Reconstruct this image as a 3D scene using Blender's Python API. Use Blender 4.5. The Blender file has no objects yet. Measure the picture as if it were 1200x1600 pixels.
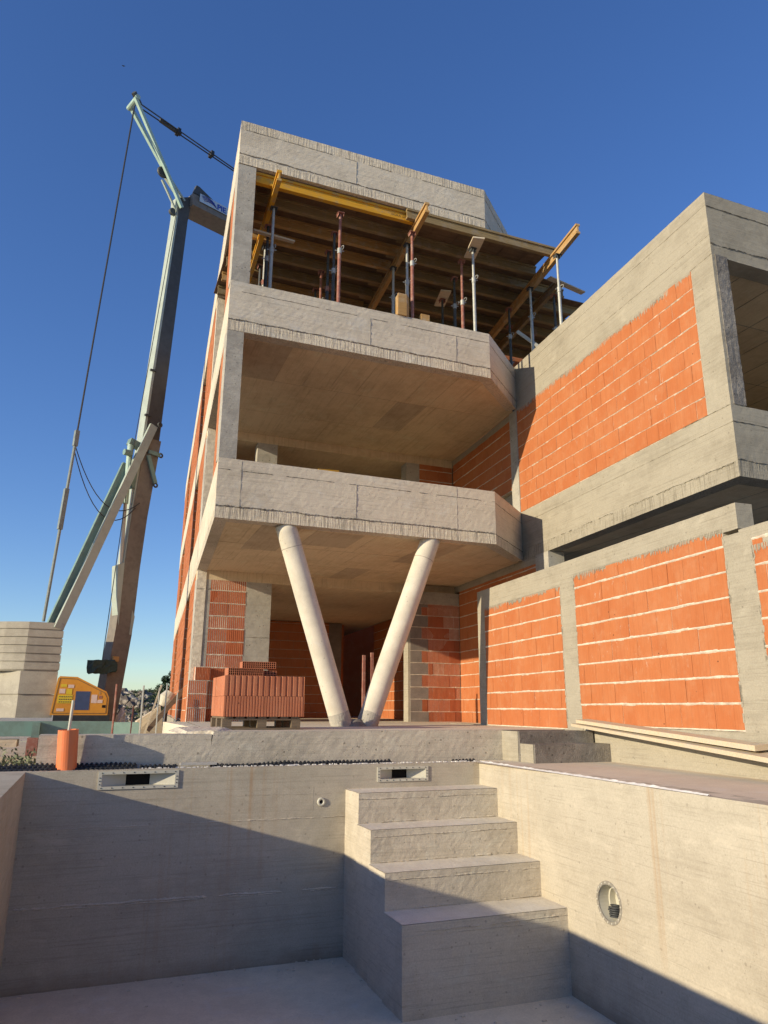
import bpy, math, random
from mathutils import Vector, Matrix, noise
rnd = random.Random(7)
R = math.radians
scene = bpy.context.scene
COL = scene.collection

# ------------------------------------------------------------------ camera
pitch, roll, yaw = math.atan(308/1140), math.atan(26/4230), R(21.25)
fh = Vector((math.sin(yaw), math.cos(yaw), 0)); r0 = Vector((math.cos(yaw), -math.sin(yaw), 0)); up = Vector((0, 0, 1))
Fv = fh*math.cos(pitch)+up*math.sin(pitch); U0 = -fh*math.sin(pitch)+up*math.cos(pitch)
Rv = r0*math.cos(roll)+U0*math.sin(roll); Uv = -r0*math.sin(roll)+U0*math.cos(roll)
cd = bpy.data.cameras.new('camera'); cam = bpy.data.objects.new('camera', cd); COL.objects.link(cam)
cam.matrix_world = Matrix(((Rv.x, Uv.x, -Fv.x, 0), (Rv.y, Uv.y, -Fv.y, 0), (Rv.z, Uv.z, -Fv.z, 0.588), (0, 0, 0, 1)))
cd.sensor_fit = 'VERTICAL'; cd.sensor_height = 24; cd.lens = 24*1140/1600; cd.clip_start = .05; cd.clip_end = 4000
scene.camera = cam
# ------------------------------------------------------------------ light
SUN = Vector((1, .25, -.281)).normalized()
w = bpy.data.worlds.new('World'); scene.world = w; w.use_nodes = True
wn = w.node_tree; bg = wn.nodes['Background']
sky = wn.nodes.new('ShaderNodeTexSky'); sky.sky_type = 'NISHITA'; sky.sun_disc = False
sky.sun_elevation = math.asin(-SUN.z); sky.sun_rotation = math.atan2(-SUN.x, -SUN.y)
sky.air_density = 1.0; sky.dust_density = 0.25; sky.ozone_density = 3.6; sky.altitude = 300
hs = wn.nodes.new('ShaderNodeHueSaturation'); hs.inputs['Saturation'].default_value = 1.2; hs.inputs['Hue'].default_value = .516
gm = wn.nodes.new('ShaderNodeGamma'); gm.inputs[1].default_value = .88
wn.links.new(sky.outputs[0], gm.inputs[0]); wn.links.new(gm.outputs[0], hs.inputs['Color']); wn.links.new(hs.outputs[0], bg.inputs[0]); bg.inputs[1].default_value = .109
scene.cycles.diffuse_bounces = 6
sl = bpy.data.lights.new('sun', 'SUN'); so = bpy.data.objects.new('sun', sl); COL.objects.link(so)
sl.energy = 2.95; sl.angle = R(.53); sl.color = (1, .855, .60)
so.rotation_euler = SUN.to_track_quat('-Z', 'Y').to_euler(); so.location = (-20, -3, 12)
scene.view_settings.view_transform = 'Standard'; scene.view_settings.look = 'None'
scene.view_settings.exposure = 1.0; scene.view_settings.gamma = 1; scene.view_settings.use_curve_mapping = False

# ------------------------------------------------------------------ materials
class NT:
    def __init__(s, name, rough=.85, spec=.25):
        s.m = bpy.data.materials.new(name); s.m.use_nodes = True; s.t = s.m.node_tree; s.n = s.t.nodes
        s.b = s.n['Principled BSDF']; s.b.inputs['Roughness'].default_value = rough
        s.b.inputs['Specular IOR Level'].default_value = spec
        s.g = s.n.new('ShaderNodeNewGeometry'); s.P = s.g.outputs['Position']
        s.tc = s.n.new('ShaderNodeTexCoord'); s.O = s.tc.outputs['Object']
        s.oi = s.n.new('ShaderNodeObjectInfo'); s.rand = s.oi.outputs['Random']
    def lk(s, a, b):
        if isinstance(a, (int, float)): b.default_value = a
        elif isinstance(a, (tuple, list)): b.default_value = tuple(a)+(1,)*(4-len(a)) if len(b.default_value) == 4 else tuple(a)
        else: s.t.links.new(a, b)
    def mp(s, v, sc):
        n = s.n.new('ShaderNodeMapping'); s.lk(v, n.inputs[0]); n.inputs['Scale'].default_value = sc; return n.outputs[0]
    def noise(s, v, sc=5, det=4, ro=.55, dist=0):
        n = s.n.new('ShaderNodeTexNoise'); s.lk(v, n.inputs['Vector']); n.inputs['Scale'].default_value = sc
        n.inputs['Detail'].default_value = det; n.inputs['Roughness'].default_value = ro; n.inputs['Distortion'].default_value = dist
        return n.outputs['Fac']
    def vor(s, v, sc=5, feat='F1'):
        n = s.n.new('ShaderNodeTexVoronoi'); n.feature = feat; s.lk(v, n.inputs['Vector']); n.inputs['Scale'].default_value = sc; return n
    def ramp(s, f, a, b, ca=(0, 0, 0), cb=(1, 1, 1)):
        n = s.n.new('ShaderNodeValToRGB'); s.lk(f, n.inputs[0]); e = n.color_ramp.elements
        e[0].position = a; e[1].position = b; e[0].color = tuple(ca)+(1,); e[1].color = tuple(cb)+(1,); return n.outputs[0]
    def ma(s, op, a, b=0, c=None):
        n = s.n.new('ShaderNodeMath'); n.operation = op; s.lk(a, n.inputs[0]); s.lk(b, n.inputs[1])
        if c is not None: s.lk(c, n.inputs[2])
        return n.outputs[0]
    def mix(s, f, a, b, bt='MIX'):
        n = s.n.new('ShaderNodeMix'); n.data_type = 'RGBA'; n.blend_type = bt
        s.lk(f, n.inputs[0]); s.lk(a, n.inputs[6]); s.lk(b, n.inputs[7]); return n.outputs[2]
    def xyz(s, v):
        n = s.n.new('ShaderNodeSeparateXYZ'); s.lk(v, n.inputs[0]); return n.outputs
    def bump(s, h, st=.5, d=.01, prev=None):
        n = s.n.new('ShaderNodeBump'); s.lk(h, n.inputs['Height']); n.inputs['Strength'].default_value = st; n.inputs['Distance'].default_value = d
        if prev is not None: s.t.links.new(prev, n.inputs['Normal'])
        return n.outputs[0]
    def out(s, c, nrm=None, rough=None):
        s.lk(c, s.b.inputs['Base Color'])
        if nrm is not None: s.t.links.new(nrm, s.b.inputs['Normal'])
        if rough is not None: s.lk(rough, s.b.inputs['Roughness'])
        return s.m

def concrete(name, light, dark, bands=(), streak=.5, pits=.5, bump=.6, stains=0, fine=1.0, dir='h', mark=0):
    k = NT(name, .9, .2); P = k.P
    big = k.noise(k.mp(P, (1, 1, 1.6)), .9, 6, .6)
    board = k.noise(k.mp(P, (.8, .8, 44) if dir == 'h' else (14, .9, .9)), 1, 6, .62, .15)
    mid = k.noise(P, 6, 6, .65); fin = k.noise(P, 70, 3, .6)
    f = k.ma('ADD', k.ma('MULTIPLY', big, .55), k.ma('ADD', k.ma('MULTIPLY', board, .3*streak*2), k.ma('MULTIPLY', mid, .45-.3*streak)))
    c = k.mix(k.ramp(f, .40, .60), dark, light)
    c = k.mix(k.ma('MULTIPLY', k.ramp(fin, .3, .7), .35*fine), c, tuple(x*.62 for x in dark))
    # patches of laitance (paler) and damp-looking darker skin
    pat = k.ramp(k.noise(k.mp(P, (1.4, 1.4, 2.5)), 1.7, 7, .7, .6), .55, .68)
    c = k.mix(k.ma('MULTIPLY', pat, .35), c, tuple(min(.62, x*1.22) for x in light))
    h = k.ma('ADD', k.ma('MULTIPLY', mid, .22 if streak >= .3 else .35), k.ma('MULTIPLY', fin, .2*fine))
    h = k.ma('ADD', h, k.ma('MULTIPLY', board, .6*streak))
    if streak >= .3:
        bl = k.ramp(k.noise(k.mp(P, (1.2, 1.2, 70) if dir == 'h' else (30, 1.2, 1.2)), 1, 3, .7, .1), .56, .66)
        c = k.mix(k.ma('MULTIPLY', bl, .38), c, tuple(x*.66 for x in dark))
    if pits:
        v = k.vor(P, 11); sel = k.ma('GREATER_THAN', k.noise(P, 3.1, 2), .56-.1*pits)
        pit = k.ma('MULTIPLY', k.ma('LESS_THAN', v.outputs['Distance'], .12), sel)
        v2 = k.vor(P, 31); pit2 = k.ma('MULTIPLY', k.ma('LESS_THAN', v2.outputs['Distance'], .13), k.ma('GREATER_THAN', k.noise(P, 5.3, 2), .55))
        pt = k.ma('MAXIMUM', pit, pit2)
        c = k.mix(k.ma('MULTIPLY', pt, .6*pits), c, tuple(x*.3 for x in dark))
        h = k.ma('SUBTRACT', h, k.ma('MULTIPLY', pt, .5))
    if bands:
        z = k.ma('ADD', k.xyz(P)[2], k.ma('MULTIPLY', k.ma('SUBTRACT', k.noise(P, 22, 3), .5), .05))
        msk = None
        for z0, z1 in bands:
            m1 = k.ma('MULTIPLY', k.ma('GREATER_THAN', z, z0), k.ma('LESS_THAN', z, z1))
            msk = m1 if msk is None else k.ma('MAXIMUM', msk, m1)
        rib = k.noise(k.mp(P, (34, 34, 2.2)), 1, 4, .7)
        h = k.ma('ADD', h, k.ma('MULTIPLY', msk, k.ma('MULTIPLY', k.ramp(rib, .35, .62), .9)))
        c = k.mix(k.ma('MULTIPLY', k.ma('MULTIPLY', msk, .55), k.ramp(rib, .56, .36)), c, tuple(x*.6 for x in dark))
    if stains:
        s1 = k.noise(k.mp(P, (12, 12, .2)), 1, 5, .7); s2 = k.noise(k.mp(P, (1.1, 1.1, .3)), 1, 2)
        zz = k.xyz(P)[2]; gate = k.ramp(s2, .47, .62)
        sf = k.ma('MULTIPLY', k.ma('MULTIPLY', k.ramp(s1, .50, .68), gate), stains)
        c = k.mix(sf, c, (.38, .23, .11))
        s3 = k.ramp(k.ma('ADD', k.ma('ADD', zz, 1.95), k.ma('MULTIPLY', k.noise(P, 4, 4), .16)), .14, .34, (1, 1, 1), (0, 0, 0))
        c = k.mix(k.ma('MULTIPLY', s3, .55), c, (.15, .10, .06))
    n = k.bump(h, bump, .012)
    return k.out(c, n)

L0 = (.43, .405, .355); D0 = (.27, .25, .215)
M = {}
PB = [(3.2, 3.41), (6.2, 6.42), (9.2, 9.44)]
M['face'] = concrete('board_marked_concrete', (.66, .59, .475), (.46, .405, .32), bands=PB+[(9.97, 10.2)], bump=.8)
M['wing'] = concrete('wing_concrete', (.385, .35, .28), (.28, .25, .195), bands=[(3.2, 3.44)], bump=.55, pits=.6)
M['col'] = concrete('column_concrete', (.46, .435, .38), (.29, .27, .235), streak=.25, pits=1, bump=.9)
M['soffit'] = concrete('soffit_concrete', (.68, .55, .37), (.50, .39, .25), streak=.35, pits=.2, bump=.25, dir='v')
M['soffd'] = concrete('oiled_soffit_concrete', (.52, .425, .30), (.38, .30, .205), streak=.35, pits=.2, bump=.25, dir='v')
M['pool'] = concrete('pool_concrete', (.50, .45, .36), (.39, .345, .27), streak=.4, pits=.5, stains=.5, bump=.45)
M['poolf'] = concrete('pool_floor_screed', (.78, .68, .53), (.64, .555, .43), streak=.05, pits=.35, bump=.3)
M['step'] = concrete('stair_concrete', (.61, .545, .44), (.44, .39, .31), streak=.35, pits=.5, bump=.9)
M['tread'] = concrete('pale_tread', (.76, .70, .59), (.62, .56, .46), streak=.02, pits=.3, bump=.3)  # treads paler than the stair concrete
M['roughc'] = concrete('rough_concrete', (.31, .285, .255), (.16, .145, .13), streak=.05, pits=1, bump=1.6, fine=1.5)
M['terr'] = concrete('terrace_concrete', (.60, .54, .44), (.40, .36, .29), streak=.4, pits=1, bump=.9)
M['deck'] = concrete('deck_screed', (.72, .64, .51), (.62, .54, .43), streak=.02, pits=.3, bump=.4)
M['ballast'] = concrete('ballast_concrete', (.44, .41, .34), (.33, .30, .25), streak=.1, pits=.4, bump=.4)
M['tube'] = concrete('smooth_column_concrete', (.66, .61, .51), (.54, .495, .41), streak=.0, pits=.5, bump=.25, fine=.6)
M['seam'] = concrete('seam_concrete', (.42, .385, .33), (.22, .20, .165), streak=0, pits=1, bump=1.5, fine=1.5)

def brickmat(name, a, b, c3, ridge=140, bump=.5):
    k = NT(name, .8, .25); O = k.O; P = k.P
    base = k.mix(k.rand, a, b)
    base = k.mix(k.ma('MULTIPLY', k.ramp(k.noise(P, 2.2, 5), .42, .66), .5), base, c3)
    base = k.mix(k.ma('MULTIPLY', k.ramp(k.noise(k.mp(P, (60, 60, 3)), 1, 3), .45, .7), .28), base, tuple(x*.6 for x in a))
    sp = k.ramp(k.noise(k.mp(P, (1, 1, .5)), 15, 7, .78), .60, .70)
    gate = k.ramp(k.noise(P, 1.3, 3), .42, .6)
    base = k.mix(k.ma('MULTIPLY', k.ramp(k.noise(P, 5.5, 6, .7), .5, .7), .35), base, (.47, .235, .125))
    hv = k.vor(P, 7); base = k.mix(k.ma('MULTIPLY', k.ma('LESS_THAN', hv.outputs['Distance'], .055), k.ma('GREATER_THAN', k.noise(P, 2.7, 2), .53)), base, (.05, .02, .012))
    base = k.mix(k.ma('MULTIPLY', k.ma('MULTIPLY', sp, gate), .75), base, (.52, .44, .36))
    h = k.noise(k.mp(P, (ridge/2, ridge/2, 1.5)), 1, 2)
    h = k.ma('ADD', h, k.ma('MULTIPLY', k.noise(P, 60, 3), .3))
    return k.out(base, k.bump(h, bump, .006))
M['brick'] = brickmat('clay_block', (.44, .15, .055), (.41, .128, .045), (.46, .18, .078))
M['brickd'] = brickmat('clay_block_ridged', (.47, .14, .06), (.40, .11, .045), (.50, .165, .08))
M['brickp'] = brickmat('clay_block_pallet', (.45, .165, .085), (.38, .13, .065), (.50, .20, .11), bump=.3)
M['block'] = concrete('concrete_block', (.27, .23, .20), (.19, .165, .145), streak=0, pits=.6, bump=.7)
k = NT('mortar', .95, .1); M['mortar'] = k.out(k.mix(k.ramp(k.noise(k.P, 14, 5), .35, .65), (.48, .42, .34), (.66, .59, .48)), k.bump(k.noise(k.P, 40, 5), .8, .01))
def wood(name, a, b, sc=(3, 60, 60), dirt=None, bump=.3):
    k = NT(name, .7, .25); g = k.noise(k.mp(k.O, sc), 1, 5, .6, .4)
    c = k.mix(k.ramp(g, .35, .68), a, b)
    c = k.mix(k.ma('MULTIPLY', k.rand, .35), c, tuple(x*.62 for x in b))
    if dirt: c = k.mix(k.ma('MULTIPLY', k.ramp(k.noise(k.P, 5, 6, .7), .5, .65), .8), c, dirt)
    return k.out(c, k.bump(g, bump, .004))
M['yel'] = wood('yellow_beam_wood', (.64, .36, .035), (.55, .27, .02), dirt=(.34, .26, .14))
M['yelold'] = wood('weathered_beam_wood', (.31, .225, .11), (.20, .145, .07), dirt=(.27, .22, .16))
M['orgw'] = wood('golden_beam_wood', (.50, .31, .12), (.38, .22, .08), dirt=(.42, .33, .22))
M['plank'] = wood('pale_plank_wood', (.66, .56, .41), (.52, .42, .29), dirt=(.45, .41, .34))
M['ply'] = wood('plywood', (.22, .14, .08), (.14, .085, .05), sc=(3, 22, 22), dirt=(.12, .07, .04))
M['pallet'] = wood('pallet_wood', (.20, .15, .10), (.13, .10, .07))
def paint(name, c, c2=None, rough=.5, metal=0, sc=8, amt=.6, spec=.4):
    k = NT(name, rough, spec); k.b.inputs['Metallic'].default_value = metal
    c2 = c2 or tuple(x*.6 for x in c)
    f = k.ramp(k.noise(k.P, sc, 7, .7), .45, .68)
    return k.out(k.mix(k.ma('MULTIPLY', f, amt), c, c2), k.bump(k.noise(k.P, 40, 3), .1, .004))
M['galv'] = paint('galvanised_steel', (.36, .37, .35), (.55, .52, .46), .55, .3, sc=14)
M['rust'] = paint('rusty_red_prop', (.26, .10, .075), (.42, .30, .24), .8, 0, sc=12)
M['dkst'] = paint('dark_steel', (.07, .075, .075), (.03, .03, .03), .6, .2)
M['mast'] = paint('mast_zinc', (.085, .085, .082), (.055, .05, .045), .6, .25, sc=5)
M['rod'] = paint('rod_grey', (.20, .24, .23), (.10, .11, .11), .5, sc=9)
M['mastl'] = paint('lower_mast_steel', (.20, .175, .145), (.11, .095, .08), .65, .1, sc=6)
M['green'] = paint('crane_green_paint', (.36, .50, .44), (.25, .34, .30), .5, sc=5)
M['greeng'] = paint('crane_grey_green', (.36, .41, .36), (.27, .30, .26), .5, sc=4)
M['baseg'] = paint('base_frame_green', (.17, .27, .24), (.10, .13, .11), .55, sc=3)
M['teal'] = paint('teal_frame', (.33, .52, .44), (.22, .36, .31), .55, sc=3)
M['cab'] = paint('cabinet_amber', (.60, .27, .03), (.50, .20, .02), .45, sc=2)
M['blue'] = paint('panel_blue', (.05, .07, .15), None, .35)
M['bluet'] = paint('sign_blue', (.02, .06, .38), None, .4, amt=.1)
M['lblue'] = paint('pale_blue_sign', (.42, .52, .62), (.33, .40, .48), .4)
M['yels'] = paint('sticker_yellow', (.62, .46, .03), None, .4, amt=.2)
M['pink'] = paint('sticker_pale', (.62, .48, .42), None, .5, amt=.2)
M['black'] = paint('black_plastic', (.02, .022, .025), (.045, .045, .045), .5)
M['cable'] = paint('cable_black', (.03, .03, .032), None, .6)
M['orange'] = paint('orange_pvc', (.70, .19, .07), (.60, .22, .11), .4, amt=.5)
M['white'] = paint('white_plastic', (.52, .50, .42), (.42, .40, .33), .35, sc=5, amt=.4)
M['foil'] = paint('white_edge_foil', (.72, .70, .68), (.5, .47, .43), .5, sc=20)
M['gpvc'] = paint('grey_pvc', (.45, .43, .40), None, .5)
M['greencl'] = paint('green_wrap', (.03, .06, .05), (.015, .02, .02), .7)
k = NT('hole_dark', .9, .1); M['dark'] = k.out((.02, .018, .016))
def ground(name, a, b, c3):
    k = NT(name, .95, .1); f = k.noise(k.P, .8, 8, .7); g = k.noise(k.P, 9, 8, .75)
    c = k.mix(k.ramp(f, .4, .62), a, b); c = k.mix(k.ma('MULTIPLY', k.ramp(g, .45, .62), .7), c, c3)
    return k.out(c, k.bump(g, 1, .05))
M['ground'] = ground('dusty_ground', (.58, .50, .38), (.47, .40, .30), (.36, .31, .24))
M['hill'] = ground('scrub_hill', (.20, .19, .12), (.30, .27, .20), (.10, .12, .06))
k = NT('rubble_stone', .9, .2); M['rubble'] = k.out(k.mix(k.rand, (.42, .37, .31), (.20, .17, .15)), k.bump(k.noise(k.P, 14, 5), .7, .02))
def leaf(name, a, b):
    k = NT(name, .65, .3); return k.out(k.mix(k.noise(k.P, 3, 4), a, b))
M['leaf'] = leaf('scrub_leaf', (.04, .07, .025), (.11, .13, .05)); M['leafd'] = leaf('tree_leaf', (.025, .05, .02), (.06, .09, .03))
M['weed'] = leaf('weed_leaf', (.10, .13, .06), (.22, .22, .12))
k = NT('bark', .9, .1); M['bark'] = k.out((.08, .06, .045))

# ------------------------------------------------------------------ mesh helpers
def jit(p, amp):
    if amp <= 0: return p
    q = Vector(p); a = noise.noise_vector(q*5.3)*amp*.3; b = noise.noise_vector(q*21.7)*amp*.55
    return (q.x+a.x+b.x, q.y+a.y+b.y, q.z+a.z+b.z)

class MB:
    def __init__(s, amp=0, step=9): s.v = []; s.f = []; s.amp = amp; s.step = step
    def patch(s, a, b, c, d, step=None, amp=None):
        step = step or s.step; amp = s.amp if amp is None else amp
        a, b, c, d = map(Vector, (a, b, c, d))
        nx = max(1, min(400, round(max((b-a).length, (c-d).length)/step))); ny = max(1, min(400, round(max((d-a).length, (c-b).length)/step)))
        o = len(s.v)
        for j in range(ny+1):
            t = j/ny; l = a.lerp(d, t); r = b.lerp(c, t)
            for i in range(nx+1): s.v.append(jit(l.lerp(r, i/nx), amp))
        for j in range(ny):
            for i in range(nx):
                k = o+j*(nx+1)+i; s.f.append((k, k+1, k+nx+2, k+nx+1))
    def hexa(s, P, **kw):  # 8 pts: bottom 0-3 ccw, top 4-7
        for q in ((3, 2, 1, 0), (4, 5, 6, 7), (0, 1, 5, 4), (1, 2, 6, 5), (2, 3, 7, 6), (3, 0, 4, 7)): s.patch(*[P[i] for i in q], **kw)
    def box(s, x0, x1, y0, y1, z0, z1, **kw):
        s.hexa([(x0, y0, z0), (x1, y0, z0), (x1, y1, z0), (x0, y1, z0), (x0, y0, z1), (x1, y0, z1), (x1, y1, z1), (x0, y1, z1)], **kw)
    def fbox(s, F, s0, s1, n0, n1, z0, z1, **kw):
        P = [F(a, b, z) for z in (z0, z1) for a, b in ((s0, n1), (s1, n1), (s1, n0), (s0, n0))]
        s.hexa(P, **kw)
    def prism(s, pts, z0, z1, caps=True):
        n = len(pts)
        for i in range(n):
            a, b = pts[i], pts[(i+1) % n]; s.patch((*a, z0), (*b, z0), (*b, z1), (*a, z1))
        if caps:
            o = len(s.v); s.v += [jit((*p, z0), s.amp) for p in pts]; s.f.append(tuple(range(o+n-1, o-1, -1)))
            o = len(s.v); s.v += [jit((*p, z1), s.amp) for p in pts]; s.f.append(tuple(range(o, o+n)))
    def poly(s, pts):
        o = len(s.v); s.v += [tuple(p) for p in pts]; s.f.append(tuple(range(o, o+len(pts))))
    def extrude(s, pts, d):  # closed 3-d outline swept along vector d
        d = Vector(d); n = len(pts); pts = [Vector(p) for p in pts]
        s.poly(pts[::-1]); s.poly([p+d for p in pts])
        for i in range(n): s.poly([pts[i], pts[(i+1) % n], pts[(i+1) % n]+d, pts[i]+d])
    def tube(s, p0, p1, r0, r1=None, n=12, cap=True, seg=1):
        r1 = r0 if r1 is None else r1; p0 = Vector(p0); p1 = Vector(p1); d = (p1-p0).normalized()
        u = d.orthogonal().normalized(); w_ = d.cross(u); o = len(s.v)
        for k in range(seg+1):
            t = k/seg; c = p0.lerp(p1, t); r = r0+(r1-r0)*t
            for i in range(n):
                a = 2*math.pi*i/n; s.v.append(jit(c+(u*math.cos(a)+w_*math.sin(a))*r, s.amp))
        for k in range(seg):
            for i in range(n): s.f.append((o+k*n+i, o+k*n+(i+1) % n, o+(k+1)*n+(i+1) % n, o+(k+1)*n+i))
        if cap: s.f.append(tuple(range(o+n-1, o-1, -1))); s.f.append(tuple(range(o+seg*n, o+seg*n+n)))
    def path(s, pts, r, n=6):
        for a, b in zip(pts[:-1], pts[1:]): s.tube(a, b, r, n=n)
    def bar(s, p0, p1, wd, ht, up=(0, 0, 1)):
        p0 = Vector(p0); p1 = Vector(p1); d = (p1-p0).normalized(); sd = d.cross(Vector(up)).normalized()*wd/2; u = sd.cross(d).normalized()*ht/2
        s.hexa([p0-sd-u, p0+sd-u, p1+sd-u, p1-sd-u, p0-sd+u, p0+sd+u, p1+sd+u, p1-sd+u])
    def ibeam(s, p0, p1, h=.2, wd=.08, fl=.04, wb=.03):
        p0 = Vector(p0); p1 = Vector(p1)
        s.bar(p0+Vector((0, 0, h-fl/2)), p1+Vector((0, 0, h-fl/2)), wd, fl)
        s.bar(p0+Vector((0, 0, fl/2)), p1+Vector((0, 0, fl/2)), wd, fl)
        d = (p1-p0).normalized()*.004
        s.bar(p0+d+Vector((0, 0, h/2)), p1-d+Vector((0, 0, h/2)), wb, h-2*fl+.002)
    def torus(s, c, ax, r, rr, n=20, m=8):
        c = Vector(c); ax = Vector(ax).normalized(); u = ax.orthogonal().normalized(); v = ax.cross(u); o = len(s.v)
        for i in range(n):
            a = 2*math.pi*i/n; e = u*math.cos(a)+v*math.sin(a)
            for j in range(m):
                b = 2*math.pi*j/m; s.v.append(tuple(c+e*(r+rr*math.cos(b))+ax*rr*math.sin(b)))
        for i in range(n):
            for j in range(m): s.f.append((o+i*m+j, o+((i+1) % n)*m+j, o+((i+1) % n)*m+(j+1) % m, o+i*m+(j+1) % m))
    def build(s, name, mat, parent=None, kind=None, label=None, smooth=False, loc=None):
        off = wloc(parent) if parent else (Vector(loc) if loc else Vector((0, 0, 0)))
        me = bpy.data.meshes.new(name); me.from_pydata([(v[0]-off.x, v[1]-off.y, v[2]-off.z) for v in s.v], [], s.f)
        me.materials.append(M[mat]); me.validate()
        if smooth: me.polygons.foreach_set('use_smooth', [True]*len(me.polygons))
        o = bpy.data.objects.new(name, me); COL.objects.link(o)
        if parent: o.parent = parent
        elif loc: o.location = loc
        if kind: o['kind'] = kind
        if label: o['label'] = label
        return o
def wloc(o):
    l = Vector(o.location)
    while o.parent: o = o.parent; l += Vector(o.location)
    return l
def thing(name, label, cat, loc=(0, 0, 0), group=None):
    o = bpy.data.objects.new(name, None); COL.objects.link(o); o.location = loc; o.empty_display_size = .2
    tag(o, label, cat, group); return o
def tag(o, label, cat, group=None):
    o['label'] = label; o['category'] = cat
    if group: o['group'] = group
    return o
class Frame:  # s runs left to right as seen from outside, n outwards
    def __init__(s, ox, oy, h):
        s.h = h; s.o = Vector((ox, oy, 0)); a = R(h); s.d = Vector((math.sin(a), math.cos(a), 0)); s.nn = Vector((math.cos(a), -math.sin(a), 0))
    def __call__(s, a, n, z): return s.o+s.d*a+s.nn*n+Vector((0, 0, z))
    def sy(s, y): return (y-s.o.y)/s.d.y

# unit bricks: x 0..1 along the wall, -y outwards (6 cm), z 0..1
def brick_mesh(name, mat, ridges):
    v = []; f = []; pts = []
    if ridges == 0: pts = [(0, -.06), (1, -.06)]
    else:
        for i in range(ridges):
            a = i/ridges; b = 1/ridges; pts += [(a, -.06), (a+.58*b, -.06), (a+.66*b, -.052), (a+.94*b, -.052)]
        pts.append((1, -.06))
    pts = pts+[(1, 0), (0, 0)]; n = len(pts)
    for z in (0, 1): v += [(p[0], p[1], z) for p in pts]
    for i in range(n): f.append((i, (i+1) % n, n+(i+1) % n, n+i))
    f.append(tuple(range(n-1, -1, -1))); f.append(tuple(range(n, 2*n)))
    me = bpy.data.meshes.new(name); me.from_pydata(v, [], f); me.materials.append(M[mat]); return me
BM = {'plain': brick_mesh('brick', 'brick', 0), 'ridge': brick_mesh('ridged_brick', 'brickd', 9), 'block': brick_mesh('block', 'block', 0)}

def bricks(parent, F, s0, s1, z0, n_c, mesh='plain', bw=.25, ch=.25, gap=.014, vg=.004, first=0, off=.5, ends=None, endw=(.0, .0), ztop=None, jn=0, skip=None):
    """courses of single bricks on a mortar backing; ends = left-end grey blocks"""
    pl = wloc(parent); ztop = ztop or z0+n_c*ch
    b = MB(.002, .3); b.fbox(F, s0, s1, -.1, -.002, z0-.005, ztop+.005); b.build('mortar_bed', 'mortar', parent)
    jo = MB()
    for c in range(n_c):
        zb = z0+c*ch+gap/2; zt = min(z0+(c+1)*ch-gap/2, ztop)
        x = s0+.003; o = ((c+first) % 2)*off*bw
        if o > 0: cuts = [x+o]
        else: cuts = [x+bw]
        edges = [x]
        e = cuts[0]
        while e < s1-.03: edges.append(e); e += bw+rnd.uniform(-.002, .002)
        edges.append(s1-.003)
        if len(edges) > 2 and edges[-1]-edges[-2] < .05: edges.pop(-2)
        if ends:
            we = ends[(c+first) % 2]; edges = [edges[0], edges[0]+we]+[q for q in edges if q > edges[0]+we+.05]
        for i in range(len(edges)-1):
            if skip and skip((edges[i]+edges[i+1])/2, (zb+zt)/2): continue
            isb = ends and i == 0
            ob = bpy.data.objects.new('brick', BM['block' if isb else mesh]); COL.objects.link(ob); ob.parent = parent
            pr = rnd.uniform(-.005, .004)
            p = F(edges[i]+vg/2, -.056+pr, zb)-pl
            ob.location = p; ob.rotation_euler = (0, 0, R(90-F.h)+rnd.uniform(-.004, .004)); ob.scale = (edges[i+1]-edges[i]-vg, 1, zt-zb)
        # squeezed mortar bead over each bed joint, uneven
        if c > 0:
            zj = z0+c*ch; xx = s0; prev = None
            while xx < s1:
                hh = (gap/2+.002)+.009*abs(noise.noise(Vector((xx*9, zj*7, jn+F.o.x))))+rnd.uniform(0, .003); dz = .004*noise.noise(Vector((xx*6, zj, 3)))
                cur = (xx, hh, dz, .006+rnd.uniform(0, .006))
                if prev:
                    a, b_ = prev, cur
                    P = [F(a[0], .0, zj-a[1]+a[2]), F(b_[0], .0, zj-b_[1]+b_[2]), F(b_[0], b_[3], zj+b_[2]), F(a[0], a[3], zj+a[2]), F(a[0], .0, zj+a[1]+a[2]), F(b_[0], .0, zj+b_[1]+b_[2])]
                    jo.poly([P[0], P[1], P[2], P[3]]); jo.poly([P[3], P[2], P[5], P[4]])
                prev = cur; xx += .028
                if xx >= s1 and prev[0] < s1-.001: xx = s1-.0005
    # vertical mortar at the ends, thin
    if jo.v: jo.build('mortar_joint', 'mortar', parent, kind='stuff')

def seam(mb, F, s0, z0, s1, z1, wd=.012, dep=.006, jag=1, gaps=.0):
    """uneven fin of concrete left by a formwork joint"""
    L = math.hypot(s1-s0, z1-z0); n = max(2, int(L/.03)); ds = (s1-s0)/L; dz = (z1-z0)/L; prev = None
    for i in range(n+1):
        t = i/n; q = noise.noise(Vector((s0+t*(s1-s0), z0+t*(z1-z0), 1.7))*4)
        if gaps and q < gaps-.5: prev = None; continue
        c = (s0+t*(s1-s0)-dz*q*wd*jag*.45, z0+t*(z1-z0)+ds*q*wd*jag*.45); h = wd/2*(1+jag*rnd.uniform(-.5, .9)); e = dep*(1+rnd.uniform(-.5, .7))
        cur = (c, h, e)
        if prev:
            (ca, ha, ea), (cb, hb, eb) = prev, cur
            A = F(ca[0]+dz*ha, -.004, ca[1]-ds*ha); B = F(cb[0]+dz*hb, -.004, cb[1]-ds*hb); C = F(cb[0], eb, cb[1]); D = F(ca[0], ea, ca[1])
            A2 = F(ca[0]-dz*ha, -.004, ca[1]+ds*ha); B2 = F(cb[0]-dz*hb, -.004, cb[1]+ds*hb)
            mb.poly([A, B, C, D]); mb.poly([D, C, B2, A2])
        prev = cur
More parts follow.
